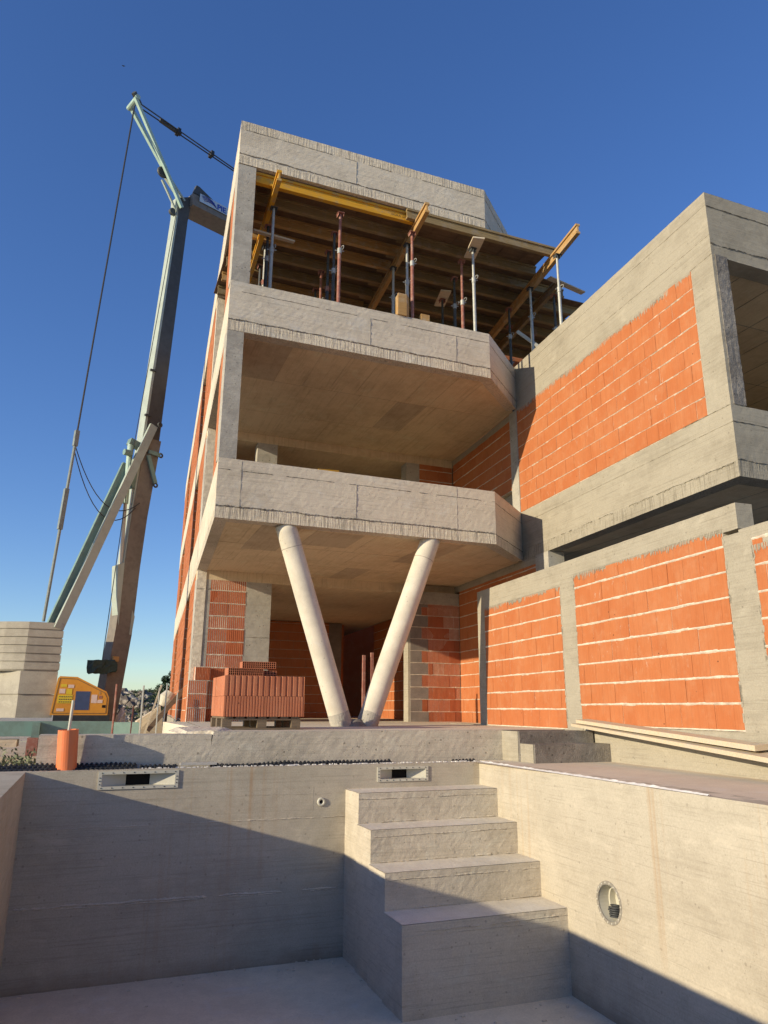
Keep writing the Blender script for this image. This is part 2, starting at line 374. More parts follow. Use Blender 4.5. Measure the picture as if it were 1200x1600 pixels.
def teeth(mb, F, s0, s1, z, ln=.05, lo=.012, hi=.03, n0=.0, n1=.008):
    """ragged comb of concrete run down over the top of the blocks"""
    x = s0
    while x < s1:
        wd = rnd.uniform(.006, .016); l = ln*rnd.uniform(.15, 1)*(1+.8*noise.noise(Vector((x*3, z, 0))))
        if x+wd > s1: break
        mb.extrude([F(x, n0, z+.01), F(x, n0, z-l*.7), F(x+wd*.5, n0, z-l), F(x+wd, n0, z-l*.6), F(x+wd, n0, z+.01)], F.nn*(n1-n0))
        x += wd+rnd.uniform(.002, .014)
def text(s, size, mat, parent, loc, rot, name='lettering', ext=.002, bold=False):
    cu = bpy.data.curves.new('t', 'FONT'); cu.body = s; cu.size = size; cu.extrude = ext; cu.offset = .006*size*(3 if bold else 0)
    ob = bpy.data.objects.new('t', cu); COL.objects.link(ob); dg = bpy.context.evaluated_depsgraph_get()
    me = bpy.data.meshes.new_from_object(ob.evaluated_get(dg)); bpy.data.objects.remove(ob)
    me.materials.clear(); me.materials.append(M[mat]); o = bpy.data.objects.new(name, me); COL.objects.link(o)
    o.parent = parent; o.matrix_local = Matrix.Translation(Vector(loc)-wloc(parent)) @ rot; return o
def rotm(x, z):  # text x axis, text up axis
    x = Vector(x).normalized(); y = Vector(z); y = (y-x*y.dot(x)).normalized(); n = x.cross(y)
    return Matrix(((x.x, y.x, n.x, 0), (x.y, y.y, n.y, 0), (x.z, y.z, n.z, 0), (0, 0, 0, 1)))

FX = Frame(0, 10.33, 90)                 # front of the balconies
FP = Frame(0, 14.60, 90)                 # front wall of the main body
FA = Frame(6.838-.0682*(6.435-21), 21, 183.9)   # side wall of the wing, continues into the house
FL = Frame(1.405+.0745*(32-10.33), 32, 180+math.degrees(math.atan(.0745)))   # left facade
FB = Frame(5.698+.0682*(12-5.362), 12, 183.9)   # infill wall below the wing
def XL(y): return 1.405+.0745*(y-10.33)
def XA(y): return 6.838+.0682*(y-6.435)
BL, BR, J = (1.405, 10.33), (6.02, 10.33), (7.17, 11.36)
FR = Frame(BR[0], BR[1], math.degrees(math.atan2(J[0]-BR[0], J[1]-BR[1])))
FRL = math.hypot(J[0]-BR[0], J[1]-BR[1])
TZ = .34

# ------------------------------------------------------------------ ground, hill, deck, terrace
def hgt(x, y):
    t = min(1, max(0, (y-9.2)/3)); base = -.1-.5*t
    return base+.04*noise.noise(Vector((x*.9, y*.9, 0)))
g = MB()
def gpatch(x0, x1, y0, y1, st):
    nx = max(1, int((x1-x0)/st)); ny = max(1, int((y1-y0)/st)); o = len(g.v)
    for j in range(ny+1):
        for i in range(nx+1):
            x = x0+(x1-x0)*i/nx; y = y0+(y1-y0)*j/ny; g.v.append((x, y, hgt(x, y)))
    for j in range(ny):
        for i in range(nx): k = o+j*(nx+1)+i; g.f.append((k, k+1, k+nx+2, k+nx+1))
gpatch(-12, -.8, -8, 30, .3); gpatch(-.8, 1.2, 8.3, 30, .25); gpatch(1.2, 30, 8.4, 34, 2.2)
gpatch(-.8, 30, -8, -3.5, 2); gpatch(4.6, 30, -3.5, 8.4, 2)
gpatch(-300, -12, -300, 600, 30); gpatch(-12, 30, 30, 600, 30); gpatch(30, 400, -300, 600, 30); gpatch(-12, 30, -300, -8, 30)
g.build('ground', 'ground', kind='structure', smooth=True)
d = MB(.003, .08)
d.patch((4.215+.02, 7.93, 0), (4.215, -3, 0), (6.9, -3, 0), (6.9, 7.93, 0), step=.12); d.box(4.05+.4, 6.9, 7.93, 8.2, -.3, 0, step=.3)
d.build('pool_deck', 'deck', kind='structure')
b = MB(.005, .05)
b.box(-.43, 1.25, 8.24, 8.6, -.15, .318); b.hexa([(1.2, 8.24, -.15), (4.79, 8.24, -.15), (4.79, 8.56, -.15), (1.2, 8.56, -.15), (1.27, 8.24, TZ+.006), (4.79, 8.24, TZ+.006), (4.79, 8.56, TZ+.006), (1.27, 8.56, TZ+.006)])
o = b.build('terrace_edge', 'terr', kind='structure')
b = MB(.003, .1)
b.patch((1.3, 8.54, TZ), (6.4, 8.54, TZ), (7.3, 14.5, TZ), (1.72, 14.5, TZ), step=.15)
b.patch((1.3, 14.5, -.6), (1.3, 8.6, -.6), (1.3, 8.6, TZ), (1.3, 14.5, TZ), step=.2); b.patch((1.72, 14.5, TZ-.004), (9, 14.5, TZ-.004), (9, 32, TZ-.004), (2.9, 32, TZ-.004), step=1)
b.patch((1.3, 8.6, TZ), (1.7, 14.5, TZ), (1.3, 14.5, TZ), (1.3, 14.4, TZ), step=.2)
b.build('terrace', 'deck', kind='structure')
# crumbling pale mortar lip where the raised slab ends
b = MB(.012, .03); b.hexa([(1.0, 8.5, .30), (1.5, 8.36, .30), (1.75, 9.3, .33), (.9, 9.3, .33), (1.02, 8.5, .34), (1.32, 8.4, .352), (1.6, 9.3, .37), (1.0, 9.3, .37)])
tag(b.build('mortar_heap', 'mortar'), 'crumbling pale mortar lip at the left end of the terrace slab', 'mortar')

t = thing('terrace_steps', 'two rough concrete steps coloured dark as in shade from the pool deck up to the terrace', 'steps', (4.8, 7.53, 0))
for (x0, x1, y0, y1, z0, z1) in ((4.8, 5.86, 7.53, 7.84, 0, .205), (4.79, 5.84, 7.84, 8.24, 0, TZ+.002)):
    b = MB(.004, .035); b.box(x0, x1, y0, y1, z0, z1); b.build('step', 'roughc', t)
    b = MB(.002, .2); b.patch((x0-.006, y1, z0), (x0-.006, y0+.03, z0), (x0-.006, y0+.03, z1), (x0-.006, y1, z1)); b.build('sunlit_step_side', 'wing', t)  # shaded fronts dark, sunlit left faces pale: light put into the colour

# ------------------------------------------------------------------ the pool
pool = thing('swimming_pool', 'unfinished bare concrete swimming pool with steps in its corner', 'swimming pool', (2, 4, -1.85))
PX0, PYB, PZ = -.49, 7.93, -1.85
def PXR(y): return 4.288-.0299*(7.93-y)
def plate(mb, P, u0, u1, z0, z1, holes, step, amp):
    us = sorted({u0, u1, *[h[0] for h in holes], *[h[1] for h in holes]}); zs = sorted({z0, z1, *[h[2] for h in holes], *[h[3] for h in holes]})
    for a, b_ in zip(us[:-1], us[1:]):
        for c, e in zip(zs[:-1], zs[1:]):
            cu, cz = (a+b_)/2, (c+e)/2
            if any(h[0] < cu < h[1] and h[2] < cz < h[3] for h in holes): continue
            mb.patch(P(a, c), P(b_, c), P(b_, e), P(a, e), step=step, amp=amp)
SK = [(.185, .868, -.148, -.038), (3.055, 3.60, -.155, -.055)]
b = MB(); plate(b, lambda u, z: (u, PYB, z), PX0, 4.30, PZ-.05, 0, SK+[(2.365, 2.415, -.388, -.338)], .08, .003)
b.patch((PX0, PYB, 0), (4.45, PYB, 0), (4.45, 8.06, 0), (PX0, 8.06, 0), step=.05, amp=.004)
b.patch((-.9, 8.06, 0), (4.45, 8.06, 0), (4.45, 8.06, -.6), (-.9, 8.06, -.6), step=.3, amp=0)
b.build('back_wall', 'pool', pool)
b = MB(); y0 = -3.2; yc, zc, hr = 5.59, -.965, .21
P = lambda u, z: (PXR(u), u, z)
plate(b, P, y0, PYB, PZ-.05, 0, [(yc-hr, yc+hr, zc-hr, zc+hr)], .1, .003)
N = 32; rr = .155
for i in range(N):
    a0, a1 = 2*math.pi*i/N, 2*math.pi*(i+1)/N
    def sq(a):
        c, s_ = math.cos(a), math.sin(a); m_ = max(abs(c), abs(s_)); return (yc+hr*c/m_, zc+hr*s_/m_)
    b.poly([P(yc+rr*math.cos(a0), zc+rr*math.sin(a0)), P(yc+rr*math.cos(a1), zc+rr*math.sin(a1)), P(*sq(a1)), P(*sq(a0))])
b.patch((PXR(PYB), PYB, 0), (PXR(y0), y0, 0), (PXR(y0)+.25, y0, 0), (PXR(PYB)+.25, PYB, 0), step=.06, amp=.003)
b.build('side_wall', 'pool', pool, label='sunlit right pool wall')
b = MB(.003, .1); b.patch((PX0, y0, PZ-.05), (PX0, PYB, PZ-.05), (PX0, PYB, 0), (PX0, y0, 0))
b.patch((PX0-.45, y0, 0), (PX0, y0, 0), (PX0, 8.06, 0), (PX0-.45, 8.06, 0)); b.patch((PX0-.45, y0, -.5), (PX0-.45, 8.06, -.5), (PX0-.45, 8.06, 0), (PX0-.45, y0, 0))
b.patch((PX0, y0, PZ), (4.3, y0, PZ), (4.3, y0, 0), (PX0, y0, 0)); b.build('side_wall', 'pool', pool, label='shaded left pool wall')
b = MB(.006, .12); b.patch((PX0, y0, PZ), (4.3, y0, PZ), (4.3, PYB, PZ), (PX0, PYB, PZ)); b.build('pool_floor', 'poolf', pool)
FPB = Frame(0, PYB, 90); FPR = Frame(PXR(PYB), PYB, 180-1.71)
b = MB(); seam(b, FPB, PX0, -.51, 2.69, -.515, .014, .004, 1); seam(b, FPB, PX0, -1.17, 2.69, -1.2, .03, .006, .9, .12); seam(b, FPB, PX0, -1.19, 2.69, -1.215, .02, .004, .9, .4); b.build('construction_joint', 'step', pool, kind='stuff'); b = MB()
for z_ in (-.27, -.8, -1.0, -1.45): seam(b, FPB, PX0, z_, 2.69, z_-.01, .006, .002, .5, .35)
seam(b, FPR, .25, -.515, 9, -.55, .02, .003, 1); seam(b, FPR, 1.7, -1.2, 9, -1.18, .022, .004, 1); seam(b, FPR, 2.62, 0, 2.62, -1.85, .014, .003, .6)
seam(b, FPB, 2.30, -.2, 2.30, -.52, .006, .002, .4); b.build('formwork_seam', 'pool', pool, kind='stuff')
st = bpy.data.objects.new('stairs', None); COL.objects.link(st); st.parent = pool; st.location = Vector((3.4, 7, -1.85))-Vector(pool.location)
SX = 2.66
TR = [(7.504, -.247), (7.094, -.54), (6.67, -.838), (6.231, -1.150)]
prevy = PYB
for i, (yf, zt) in enumerate(TR):
    b = MB(.0045, .035); yb = PYB if i == 0 else TR[i-1][0]; xl = SX-.018*i
    b.box(xl, PXR(yf)+.01, yf, yb, PZ-.02, zt); b.build('step', 'step', st)
    b = MB(.003, .03); b.patch((xl+.004, yf+.004, zt+.004), (PXR(yf)+.01, yf+.004, zt+.004), (PXR(yb)+.01, yb, zt+.004), (xl+.004, yb, zt+.004)); b.build('tread_surface', 'tread', st)
b = MB()
for i, (yf, zt) in enumerate(TR):
    F = Frame(0, yf, 90); seam(b, F, SX, zt-.06, 4.22, zt-.055, .012, .006, 1.5, .25)
    if i < 3: seam(b, F, SX, TR[i+1][1]+.012, 4.22, TR[i+1][1]+.012, .014, .006, 1.2, .45)
    else: seam(b, F, SX-.05, -1.235, 4.21, -1.245, .01, .004, 1)
b.build('formwork_seam', 'step', st, kind='stuff')
for n_, (u0, u1, z0, z1) in enumerate(SK):
    sk = bpy.data.objects.new('skimmer', None); COL.objects.link(sk); sk.parent = pool; sk.location = Vector(((u0+u1)/2, PYB, z0))-Vector(pool.location)
    b = MB(); e = .034; yy0, yy1 = PYB-.012, PYB+.01
    b.box(u0-e, u1+e, yy0, yy1, z1, z1+e*.8); b.box(u0-e, u1+e, yy0, yy1, z0-e*.8, z0); b.box(u0-e, u0, yy0, yy1, z0, z1); b.box(u1, u1+e, yy0, yy1, z0, z1)
    b.build('frame', 'white', sk)
    b = MB(); c0, c1 = u0+.33*(u1-u0), u0+.66*(u1-u0); yd = PYB+.1
    b.patch((u0, PYB, z0), (c0, yd, z0), (c0, yd, z1), (u0, PYB, z1)); b.patch((c1, yd, z0), (u1, PYB, z0), (u1, PYB, z1), (c1, yd, z1))
    for z in (z0, z1): b.poly([(u0, PYB, z), (u1, PYB, z), (c1, yd, z), (c0, yd, z)])
    b.build('throat', 'white', sk)
    b = MB(); b.patch((c0, yd, z0), (c0, yd+.02, z0), (c0, yd+.02, z1), (c0, yd, z1)); b.patch((c0-.01, yd+.02, z0), (c1+.01, yd+.02, z0), (c1+.01, yd+.02, z1), (c0-.01, yd+.02, z1)); b.build('inlet_opening', 'dark', sk)
    b = MB(); n = 8
    for i in range(n):
        x = u0+(u1-u0)*i/(n-1)
        for z in (z1+e*.4, z0-e*.4): b.tube((x, yy0-.003, z), (x, yy0+.002, z), .006, n=6)
    for z in (z0+.02, z0+.05, z0+.08):
        for x in (u0-e*.5, u1+e*.5): b.tube((x, yy0-.003, z), (x, yy0+.002, z), .006, n=6)
    b.build('screw', 'dkst', sk, kind='stuff')
rt = bpy.data.objects.new('return_inlet', None); COL.objects.link(rt); rt.parent = pool; rt.location = Vector((2.39, PYB, -.363))-Vector(pool.location)
b = MB(); b.torus((2.39, PYB-.004, -.363), (0, 1, 0), .032, .014, 20, 8); b.build('ring', 'white', rt, smooth=True)
b = MB(); b.tube((2.39, PYB+.004, -.363), (2.39, PYB+.03, -.363), .026, n=16); b.build('opening', 'dark', rt)
lt = bpy.data.objects.new('light_niche', None); COL.objects.link(lt); lt.parent = pool; lt.location = Vector((PXR(yc), yc, zc))-Vector(pool.location)
xw = PXR(yc); b = MB()
for i in range(N):
    a0, a1 = 2*math.pi*i/N, 2*math.pi*(i+1)/N
    for r_, xa, xb in ((.14, 0, .10), (.125, .10, .16)):
        b.poly([(xw+xa, yc+r_*math.cos(a0), zc+r_*math.sin(a0)), (xw+xa, yc+r_*math.cos(a1), zc+r_*math.sin(a1)), (xw+xb, yc+r_*math.cos(a1), zc+r_*math.sin(a1)), (xw+xb, yc+r_*math.cos(a0), zc+r_*math.sin(a0))])
    b.poly([(xw+.10, yc+.14*math.cos(a0), zc+.14*math.sin(a0)), (xw+.10, yc+.14*math.cos(a1), zc+.14*math.sin(a1)), (xw+.10, yc+.125*math.cos(a1), zc+.125*math.sin(a1)), (xw+.10, yc+.125*math.cos(a0), zc+.125*math.sin(a0))])
b.tube((xw+.16, yc, zc), (xw+.17, yc, zc), .126, n=N); b.build('housing', 'white', lt)
b = MB()
for i in range(N):
    a0, a1 = 2*math.pi*i/N, 2*math.pi*(i+1)/N
    q = lambda a, r_, x: (xw+x, yc+r_*math.cos(a), zc+r_*math.sin(a))
    b.poly([q(a0, .139, -.007), q(a1, .139, -.007), q(a1, .166, -.007), q(a0, .166, -.007)]); b.poly([q(a0, .166, -.007), q(a1, .166, -.007), q(a1, .168, .002), q(a0, .168, .002)]); b.poly([q(a0, .139, .0), q(a1, .139, .0), q(a1, .139, -.007), q(a0, .139, -.007)])
b.build('gasket_ring', 'seam', lt)
b = MB()
for i in range(18):
    a = 2*math.pi*i/18; b.tube((xw-.012, yc+.153*math.cos(a), zc+.153*math.sin(a)), (xw, yc+.153*math.cos(a), zc+.153*math.sin(a)), .007, n=8)
b.build('screw', 'white', lt, kind='stuff')
b = MB()
for i in range(6): b.torus((xw+.05+rnd.uniform(-.012, .012), yc-.02+rnd.uniform(-.006, .006), zc-.105+.017*i), (.15, .1, 1), .05+rnd.uniform(-.005, .004), .0075, 20, 6)
b.build('coiled_cable', 'dkst', lt, smooth=True)
b = MB()
for _ in range(80):
    e = rnd.random()
    if e < .45: x, y = rnd.uniform(PX0, 2.6), PYB-abs(rnd.gauss(0, .12))
    elif e < .8: x, y = rnd.uniform(2.55, 4.2), 6.2-abs(rnd.gauss(0, .25))
    else: x, y = rnd.uniform(-.3, 2.6), rnd.uniform(5, 7.8)
    q = rnd.uniform(.004, .016); b.box(x, x+q*rnd.uniform(1, 3), y, y+q, PZ, PZ+q*.8)
tag(b.build('floor_debris', 'deck', kind='stuff'), 'scattered grit and mortar crumbs on the pool floor', 'debris')
# white foil strip on the right edge
b = MB(); prev = None; y = 7.9
while y > 4.3:
    x = PXR(y)+.015; q = noise.noise(Vector((0, y*5, 0))); wd = .022+.02*abs(q)+rnd.uniform(0, .01); h = .008+.015*abs(noise.noise(Vector((3, y*8, 0))))
    if y < 5.1: wd *= max(.2, (y-4.3)/.8)
    cur = (Vector((x-.015+.012*q, y, .004)), Vector((x+wd*.4, y, .006+h)), Vector((x+wd, y, .004)))
    if prev: b.poly([prev[0], cur[0], cur[1], prev[1]]); b.poly([prev[1], cur[1], cur[2], prev[2]])
    prev = cur; y -= .04
tag(b.build('edge_strip', 'foil'), 'torn white strip lying along the top edge of the right pool wall', 'edge strip')
# studded membrane behind the pool wall
def membrane(label, x0, x1, y0, y1, z, hh, wav):
    b = MB(); st_ = .045; nx = int((x1-x0)/st_); rows = 3
    fz = lambda x, r: z+hh*(r/(rows))+wav*noise.noise(Vector((x*2.2, r*.6, 5)))+.01*noise.noise(Vector((x*9, r, 1)))
    fy = lambda x, r: y0+(y1-y0)*r/rows+.012*noise.noise(Vector((x*3, r, 9)))
    for r in range(rows):
        for i in range(nx):
            xa, xb = x0+i*st_, x0+(i+1)*st_
            b.poly([(xa, fy(xa, r), fz(xa, r)), (xb, fy(xb, r), fz(xb, r)), (xb, fy(xb, r+1), fz(xb, r+1)), (xa, fy(xa, r+1), fz(xa, r+1))])
    for r in range(rows+1):
        for i in range(nx):
            xa = x0+(i+.5*(r % 2))*st_; p = Vector((xa, fy(xa, r), fz(xa, r))); b.tube(p, p+Vector((0, -.010, .009)), .017, .011, n=7)
    tag(b.build('dimpled_membrane', 'black'), label, 'membrane')
membrane('black studded membrane bunched around the foot of the orange pipe', -.75, .55, 8.03, 8.16, -.012, .055, .02)
membrane('thin crumpled end of black membrane left of the grey slat', .55, .93, 8.07, 8.15, .0, .02, .05)
membrane('long black studded membrane strip behind the middle of the pool wall', 1.25, 3.3, 8.08, 8.17, -.008, .024, .02)
membrane('short black membrane piece by the right end of the terrace wall', 4.05, 4.4, 8.10, 8.17, -.008, .014, .01)
b = MB(.002, .05); b.box(.93, 1.3, 8.1, 8.16, .02, .045); tag(b.build('slat', 'gpvc'), 'thin grey slat lying behind the pool wall above the left skimmer', 'slat')
b = MB(.006, .02)
x = .55
while x < 4.4:
    yy = 8.03+rnd.uniform(-.02, .04); l = rnd.uniform(.008, .03)*(3 if rnd.random() < .12 else 1)
    b.box(x, x+l, yy, yy+rnd.uniform(.008, .03), -.004, rnd.uniform(.003, .012))
    x += rnd.uniform(.01, .05)
tag(b.build('concrete_crumbs', 'foil', kind='stuff'), 'white crumbs and torn foil along the pool wall top', 'debris')
# pipe
t = thing('drain_pipe', 'open orange plastic pipe standing behind the pool wall', 'pipe', (-.13, 8.12, 0))
b = MB(); a, c = Vector((-.14, 8.12, -.1)), Vector((-.165, 8.10, .375)); dd = (c-a).normalized()
b.tube(a, c, .095, n=28, cap=False); b.tube(a, c, .086, n=28, cap=False)
u = dd.orthogonal().normalized(); v = dd.cross(u)
for i in range(28):
    a0, a1 = 2*math.pi*i/28, 2*math.pi*(i+1)/28
    b.poly([c+(u*math.cos(a0)+v*math.sin(a0))*.095, c+(u*math.cos(a1)+v*math.sin(a1))*.095, c+(u*math.cos(a1)+v*math.sin(a1))*.086, c+(u*math.cos(a0)+v*math.sin(a0))*.086])
b.build('pipe_wall', 'orange', t, smooth=False)
b = MB(); b.tube((-.17, 8.12, .1), (-.15, 8.12, .655), .014, n=10); tag(b.build('thin_pipe', 'white'), 'thin pale pipe sticking out of the orange pipe', 'pipe')

# ------------------------------------------------------------------ main house
house = thing('unfinished_house', 'three storey raw concrete house shell with balconies and orange block infill', 'house', (4, 18, 0))
def ring(mb, out, inn, z0, z1):
    n = len(out)
    for i in range(n-1):
        a, b_, c, d_ = out[i], out[i+1], inn[i+1], inn[i]
        mb.patch((*a, z0), (*b_, z0), (*b_, z1), (*a, z1)); mb.patch((*c, z0), (*d_, z0), (*d_, z1), (*c, z1), step=.4)
        mb.patch((*d_, z0), (*c, z0), (*b_, z0), (*a, z0)); mb.patch((*a, z1), (*b_, z1), (*c, z1), (*d_, z1), amp=.009, step=.03)
    for k_ in (0, -1): mb.patch((*out[k_], z0), (*inn[k_], z0), (*inn[k_], z1), (*out[k_], z1))
def parapet(z0, z1, lv):
    b = MB(.0045, .05); T = .2
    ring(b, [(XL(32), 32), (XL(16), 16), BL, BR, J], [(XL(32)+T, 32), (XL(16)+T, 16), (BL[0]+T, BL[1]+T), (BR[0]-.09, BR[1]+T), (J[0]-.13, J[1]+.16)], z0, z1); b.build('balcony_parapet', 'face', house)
    b = MB()
    F = FX
    seam(b, F, BL[0], z0+.19, BR[0], z0+.185, .02, .012, 1.8)
    seam(b, F, BL[0], z1-.17, BR[0], z1-.18, .012, .006, 1.2, .25)
    for x in ((3.55,) if lv == 0 else (3.75, 5.35) if lv == 1 else (3.45,)): seam(b, F, x, z0+.2, x, z1-.17, .008, .006, .5)
    if lv == 0: seam(b, F, 5.3, z0+.02, 5.3, z1, .008, .004, .4); seam(b, F, 1.75, z0+.2, 1.75, z1-.02, .008, .004, .4)
    seam(b, FR, .02, z0+.17, FRL-.02, z0+.17, .018, .008, 1.2); seam(b, FR, .02, z1-.2, FRL-.02, z1-.2, .014, .006, 1.2)
    b.build('formwork_seam', 'seam', house, kind='stuff')
parapet(3.235, 4.148, 0); parapet(6.238, 7.10, 1); parapet(9.298, 10.14, 2)
def slab(zb, zt, name='floor_slab', seams=True):
    pts = [(BL[0]+.19, BL[1]+.19), (BR[0]-.08, BR[1]+.19), (J[0]-.0, J[1]+.14), (XA(14.6), 14.6), (XL(14.6)+.19, 14.6)]
    b = MB(); b.prism(pts, zb+.003, zt); b.prism([(XL(14.6)+.19, 14.602), (XA(14.6)+.05, 14.602), (XA(31.8), 31.8), (XL(31.8)+.19, 31.8)], zb-.18+.004, zt); b.build(name, 'soffit', house)
    # soffit face in front of the slab (underside of parapets is closed by the parapet itself)
    if seams:
        b = MB()
        for y in (11.9, 13.35):
            x1 = XA(y)-.05; xx = XL(y)+.1
            while xx < x1:
                xe = min(xx+rnd.uniform(.3, 1.4), x1)
                if rnd.random() < .85: b.bar((xx, y, zb+.002), (xe, y, zb+.002), .007, .004)
                xx = xe
        x = 2.0
        while x < 7.1:
            yy = 10.4 if x < 6.0 else 10.4+(x-6)*.9
            b.bar((x, yy, zb+.001), (x+.02, 11.9, zb+.001), .004, .003); b.bar((x+.2, 11.9, zb+.002), (x+.2+rnd.uniform(-.02, .02), 13.35-rnd.choice((0, .5)), zb+.002), .004, .003); b.bar((x, 13.35, zb+.002), (x, 14.6, zb+.002), .004, .003); x += rnd.choice((.5, .5, 1.0))
        b.build('formwork_seam', 'soffd', house, kind='stuff')
slab(3.235, 3.43); slab(6.238, 6.43); slab(9.30, 9.5, seams=False)
# darker, oiled shuttering patches on the soffits
for (x0, x1, y0, y1, z) in ((1.75, 2.5, 10.55, 11.9, 6.238), (4.9, 5.5, 11.9, 13.3, 6.238), (2.15, 2.75, 10.55, 12.3, 3.235), (3.0, 3.8, 10.6, 11.6, 3.235), (5.0, 5.6, 10.6, 12.4, 3.235), (4.4, 4.9, 13.3, 14.5, 3.235)):
    b = MB(.001, .3); b.box(x0, x1, y0, y1, z-.0015, z+.004); b.build('panel_imprint', 'soffd', house)
for z in (3.05, 6.055, 9.12):
    b = MB(.003, .1); b.fbox(FP, XL(14.6)+.02, XA(14.6), -.28, 0, z, z+.187); b.build('beam', 'soffit', house)
# --- ground floor front
b = MB(.003, .05); b.fbox(FP, 1.735, 2.01, -.3, .0, TZ-.02, 3.05); b.build('column', 'col', house)
b = MB(.003, .05); b.fbox(FP, 2.72, 3.23, -.3, .0, TZ-.02, 3.05); b.build('column', 'col', house)
bricks(house, FP, 2.01, 2.72, TZ, 11, 'ridge', bw=.355, off=0, ztop=3.05, gap=.018)
b = MB(); seam(b, FP, 1.74, 1.98, 2.0, 1.98, .012, .006); seam(b, FP, 2.73, 1.95, 3.22, 1.95, .012, .006); seam(b, FP, 2.73, 1.2, 3.22, 1.22, .014, .006); seam(b, FP, 1.74, 2.85, 2.0, 2.87, .02, .012); b.build('formwork_seam', 'seam', house, kind='stuff')
# low masonry in front of the left column
stk = thing('loose_block_stack', 'small stack of ridged clay blocks against the left corner column', 'blocks', (1.8, 14.3, TZ))
FK = Frame(0, 14.38, 90); bricks(stk, FK, 1.69, 2.04, TZ, 3, 'ridge', bw=.4, off=0); bricks(stk, FK, 1.80, 2.08, TZ+.75, 1, 'ridge', bw=.3, off=0)
b = MB(); b.fbox(FK, 1.69, 2.04, -.2, -.06, TZ, TZ+.75); b.fbox(FK, 1.8, 2.08, -.2, -.06, TZ+.75, TZ+1.0); b.build('block_back', 'brickd', stk)
# W1: right hand front wall with grey block quoins
F1 = Frame(0, 14.38, 90)
bricks(house, F1, 6.20, XA(14.38), TZ-.05, 11, 'ridge', bw=.26, ends=(.42, .27), ztop=2.72, gap=.012, skip=None)
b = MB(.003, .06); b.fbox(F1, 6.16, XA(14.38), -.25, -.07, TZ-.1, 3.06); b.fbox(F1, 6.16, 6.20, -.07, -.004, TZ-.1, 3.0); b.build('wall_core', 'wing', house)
b = MB(.003, .06); b.fbox(F1, 6.2, XA(14.38), -.07, .002, 2.72, 3.06); b.build('lintel', 'col', house)
# side wall on the plane of the wing, ground floor
bricks(house, FA, FA.sy(14.36), FA.sy(10.9), TZ-.05, 12, 'plain', bw=.285, ztop=3.1, gap=.012, skip=lambda a, z: a > FA.sy(11.3) and z < 2.3)
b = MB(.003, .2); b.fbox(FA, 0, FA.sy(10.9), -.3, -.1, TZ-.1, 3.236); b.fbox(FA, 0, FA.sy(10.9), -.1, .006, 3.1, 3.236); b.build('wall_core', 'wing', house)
b = MB(.003, .06); b.fbox(FA, FA.sy(10.9), FA.sy(10.45), -.3, .01, TZ, 3.24); b.build('column', 'col', house)
# interior ground floor
def stuffbricks(F, s0, s1, z0, z1, name='brick_infill', bw=.25, ch=.25):
    b = MB(); c = 0; z = z0
    while z < z1-.03:
        zt = min(z+ch-.014, z1); x = s0+((c % 2)*.5*bw if c % 2 else 0)
        if c % 2: b.fbox(F, s0, x-.005, -.06, 0, z, zt)
        while x < s1-.02: b.fbox(F, x, min(x+bw-.005, s1), -.06, rnd.uniform(-.003, .003), z, zt); x += bw
        z += ch; c += 1
    b.build(name, 'brick', house, kind='stuff')
    b = MB(); b.fbox(F, s0, s1, -.25, -.008, z0-.02, z1); b.build('mortar_bed', 'mortar', house)
stuffbricks(FA, FA.sy(20.9), FA.sy(14.66), TZ-.02, 3.04)
F3 = Frame(0, 20.9, 90); stuffbricks(F3, 2.3, 6.4, TZ-.1, 3.04, bw=.38)
b = MB(.003, .2); b.fbox(F3, 6.4, 6.8, -.25, .0, TZ-.1, 3.04); b.build('corridor_pier', 'block', house)
b = MB(); b.box(3.1, 11.9, 31.6, 31.9, -.5, 10.1); b.box(11.6, 11.89, 14.6, 31.59, -.5, 10.1); b.box(2.75, 11.59, 25, 25.2, TZ, 9.2); b.box(6.81, 6.95, 21.16, 24.99, TZ, 3.04); b.build('rear_and_light_block_walls', 'brick', house)  # last box is an added partition that keeps light out of the corridor
# --- first floor
for x0, x1 in ((1.735, 2.0), (2.79, 3.22), (6.22, 6.54)):
    b = MB(.003, .08); b.fbox(FP, x0, x1, -.3, .0, 3.43, 6.055); b.build('column', 'col', house)
bricks(house, FP, 6.54, XA(14.6)-.01, 4.93, 5, 'plain', bw=.3, ztop=6.055)
b = MB(); b.fbox(FP, 6.54, XA(14.6), -.3, -.1, 3.4, 6.05); b.build('wall_core', 'wing', house)
bricks(house, FA, FA.sy(14.56), FA.sy(11.66), 4.68, 6, 'plain', ztop=6.1)
b = MB(.003, .06); b.fbox(FA, FA.sy(11.66), FA.sy(11.37), -.25, .012, 3.43, 6.24); b.build('column', 'col', house)
b = MB(.003, .3); b.fbox(FA, 0, FA.sy(11.66), -.3, -.1, 3.43, 6.236); b.fbox(FA, FA.sy(14.6), FA.sy(11.66), -.1, .004, 6.1, 6.236); b.build('wall_core', 'wing', house)
# --- second floor back wall
b = MB(.003, .3); b.fbox(FP, 3.2, 12, -.3, -.002, 6.43, 9.3); b.build('wall_core', 'brick', house)
# --- corner pillars of the two loggias
for z0, z1, xr in ((4.148, 6.24, 1.665), (7.10, 9.28, 1.70)):
    b = MB(.003, .045); b.box(1.408, xr, 10.335, 10.60, z0, z1); b.build('corner_column', 'col', house)
    b = MB(); s1 = FL.sy(10.60); s0 = FL.sy(11.55); c = 0; z = z0
    while z < z1-.05: b.fbox(FL, s0, s1-.01, -.14, -.004, z+.008, min(z+.242, z1)); z += .25
    b.build('brick_jamb', 'brick', house, kind='stuff'); b = MB(); b.fbox(FL, s0+.01, s1, -.13, -.012, z0, z1); b.build('mortar_bed', 'mortar', house)
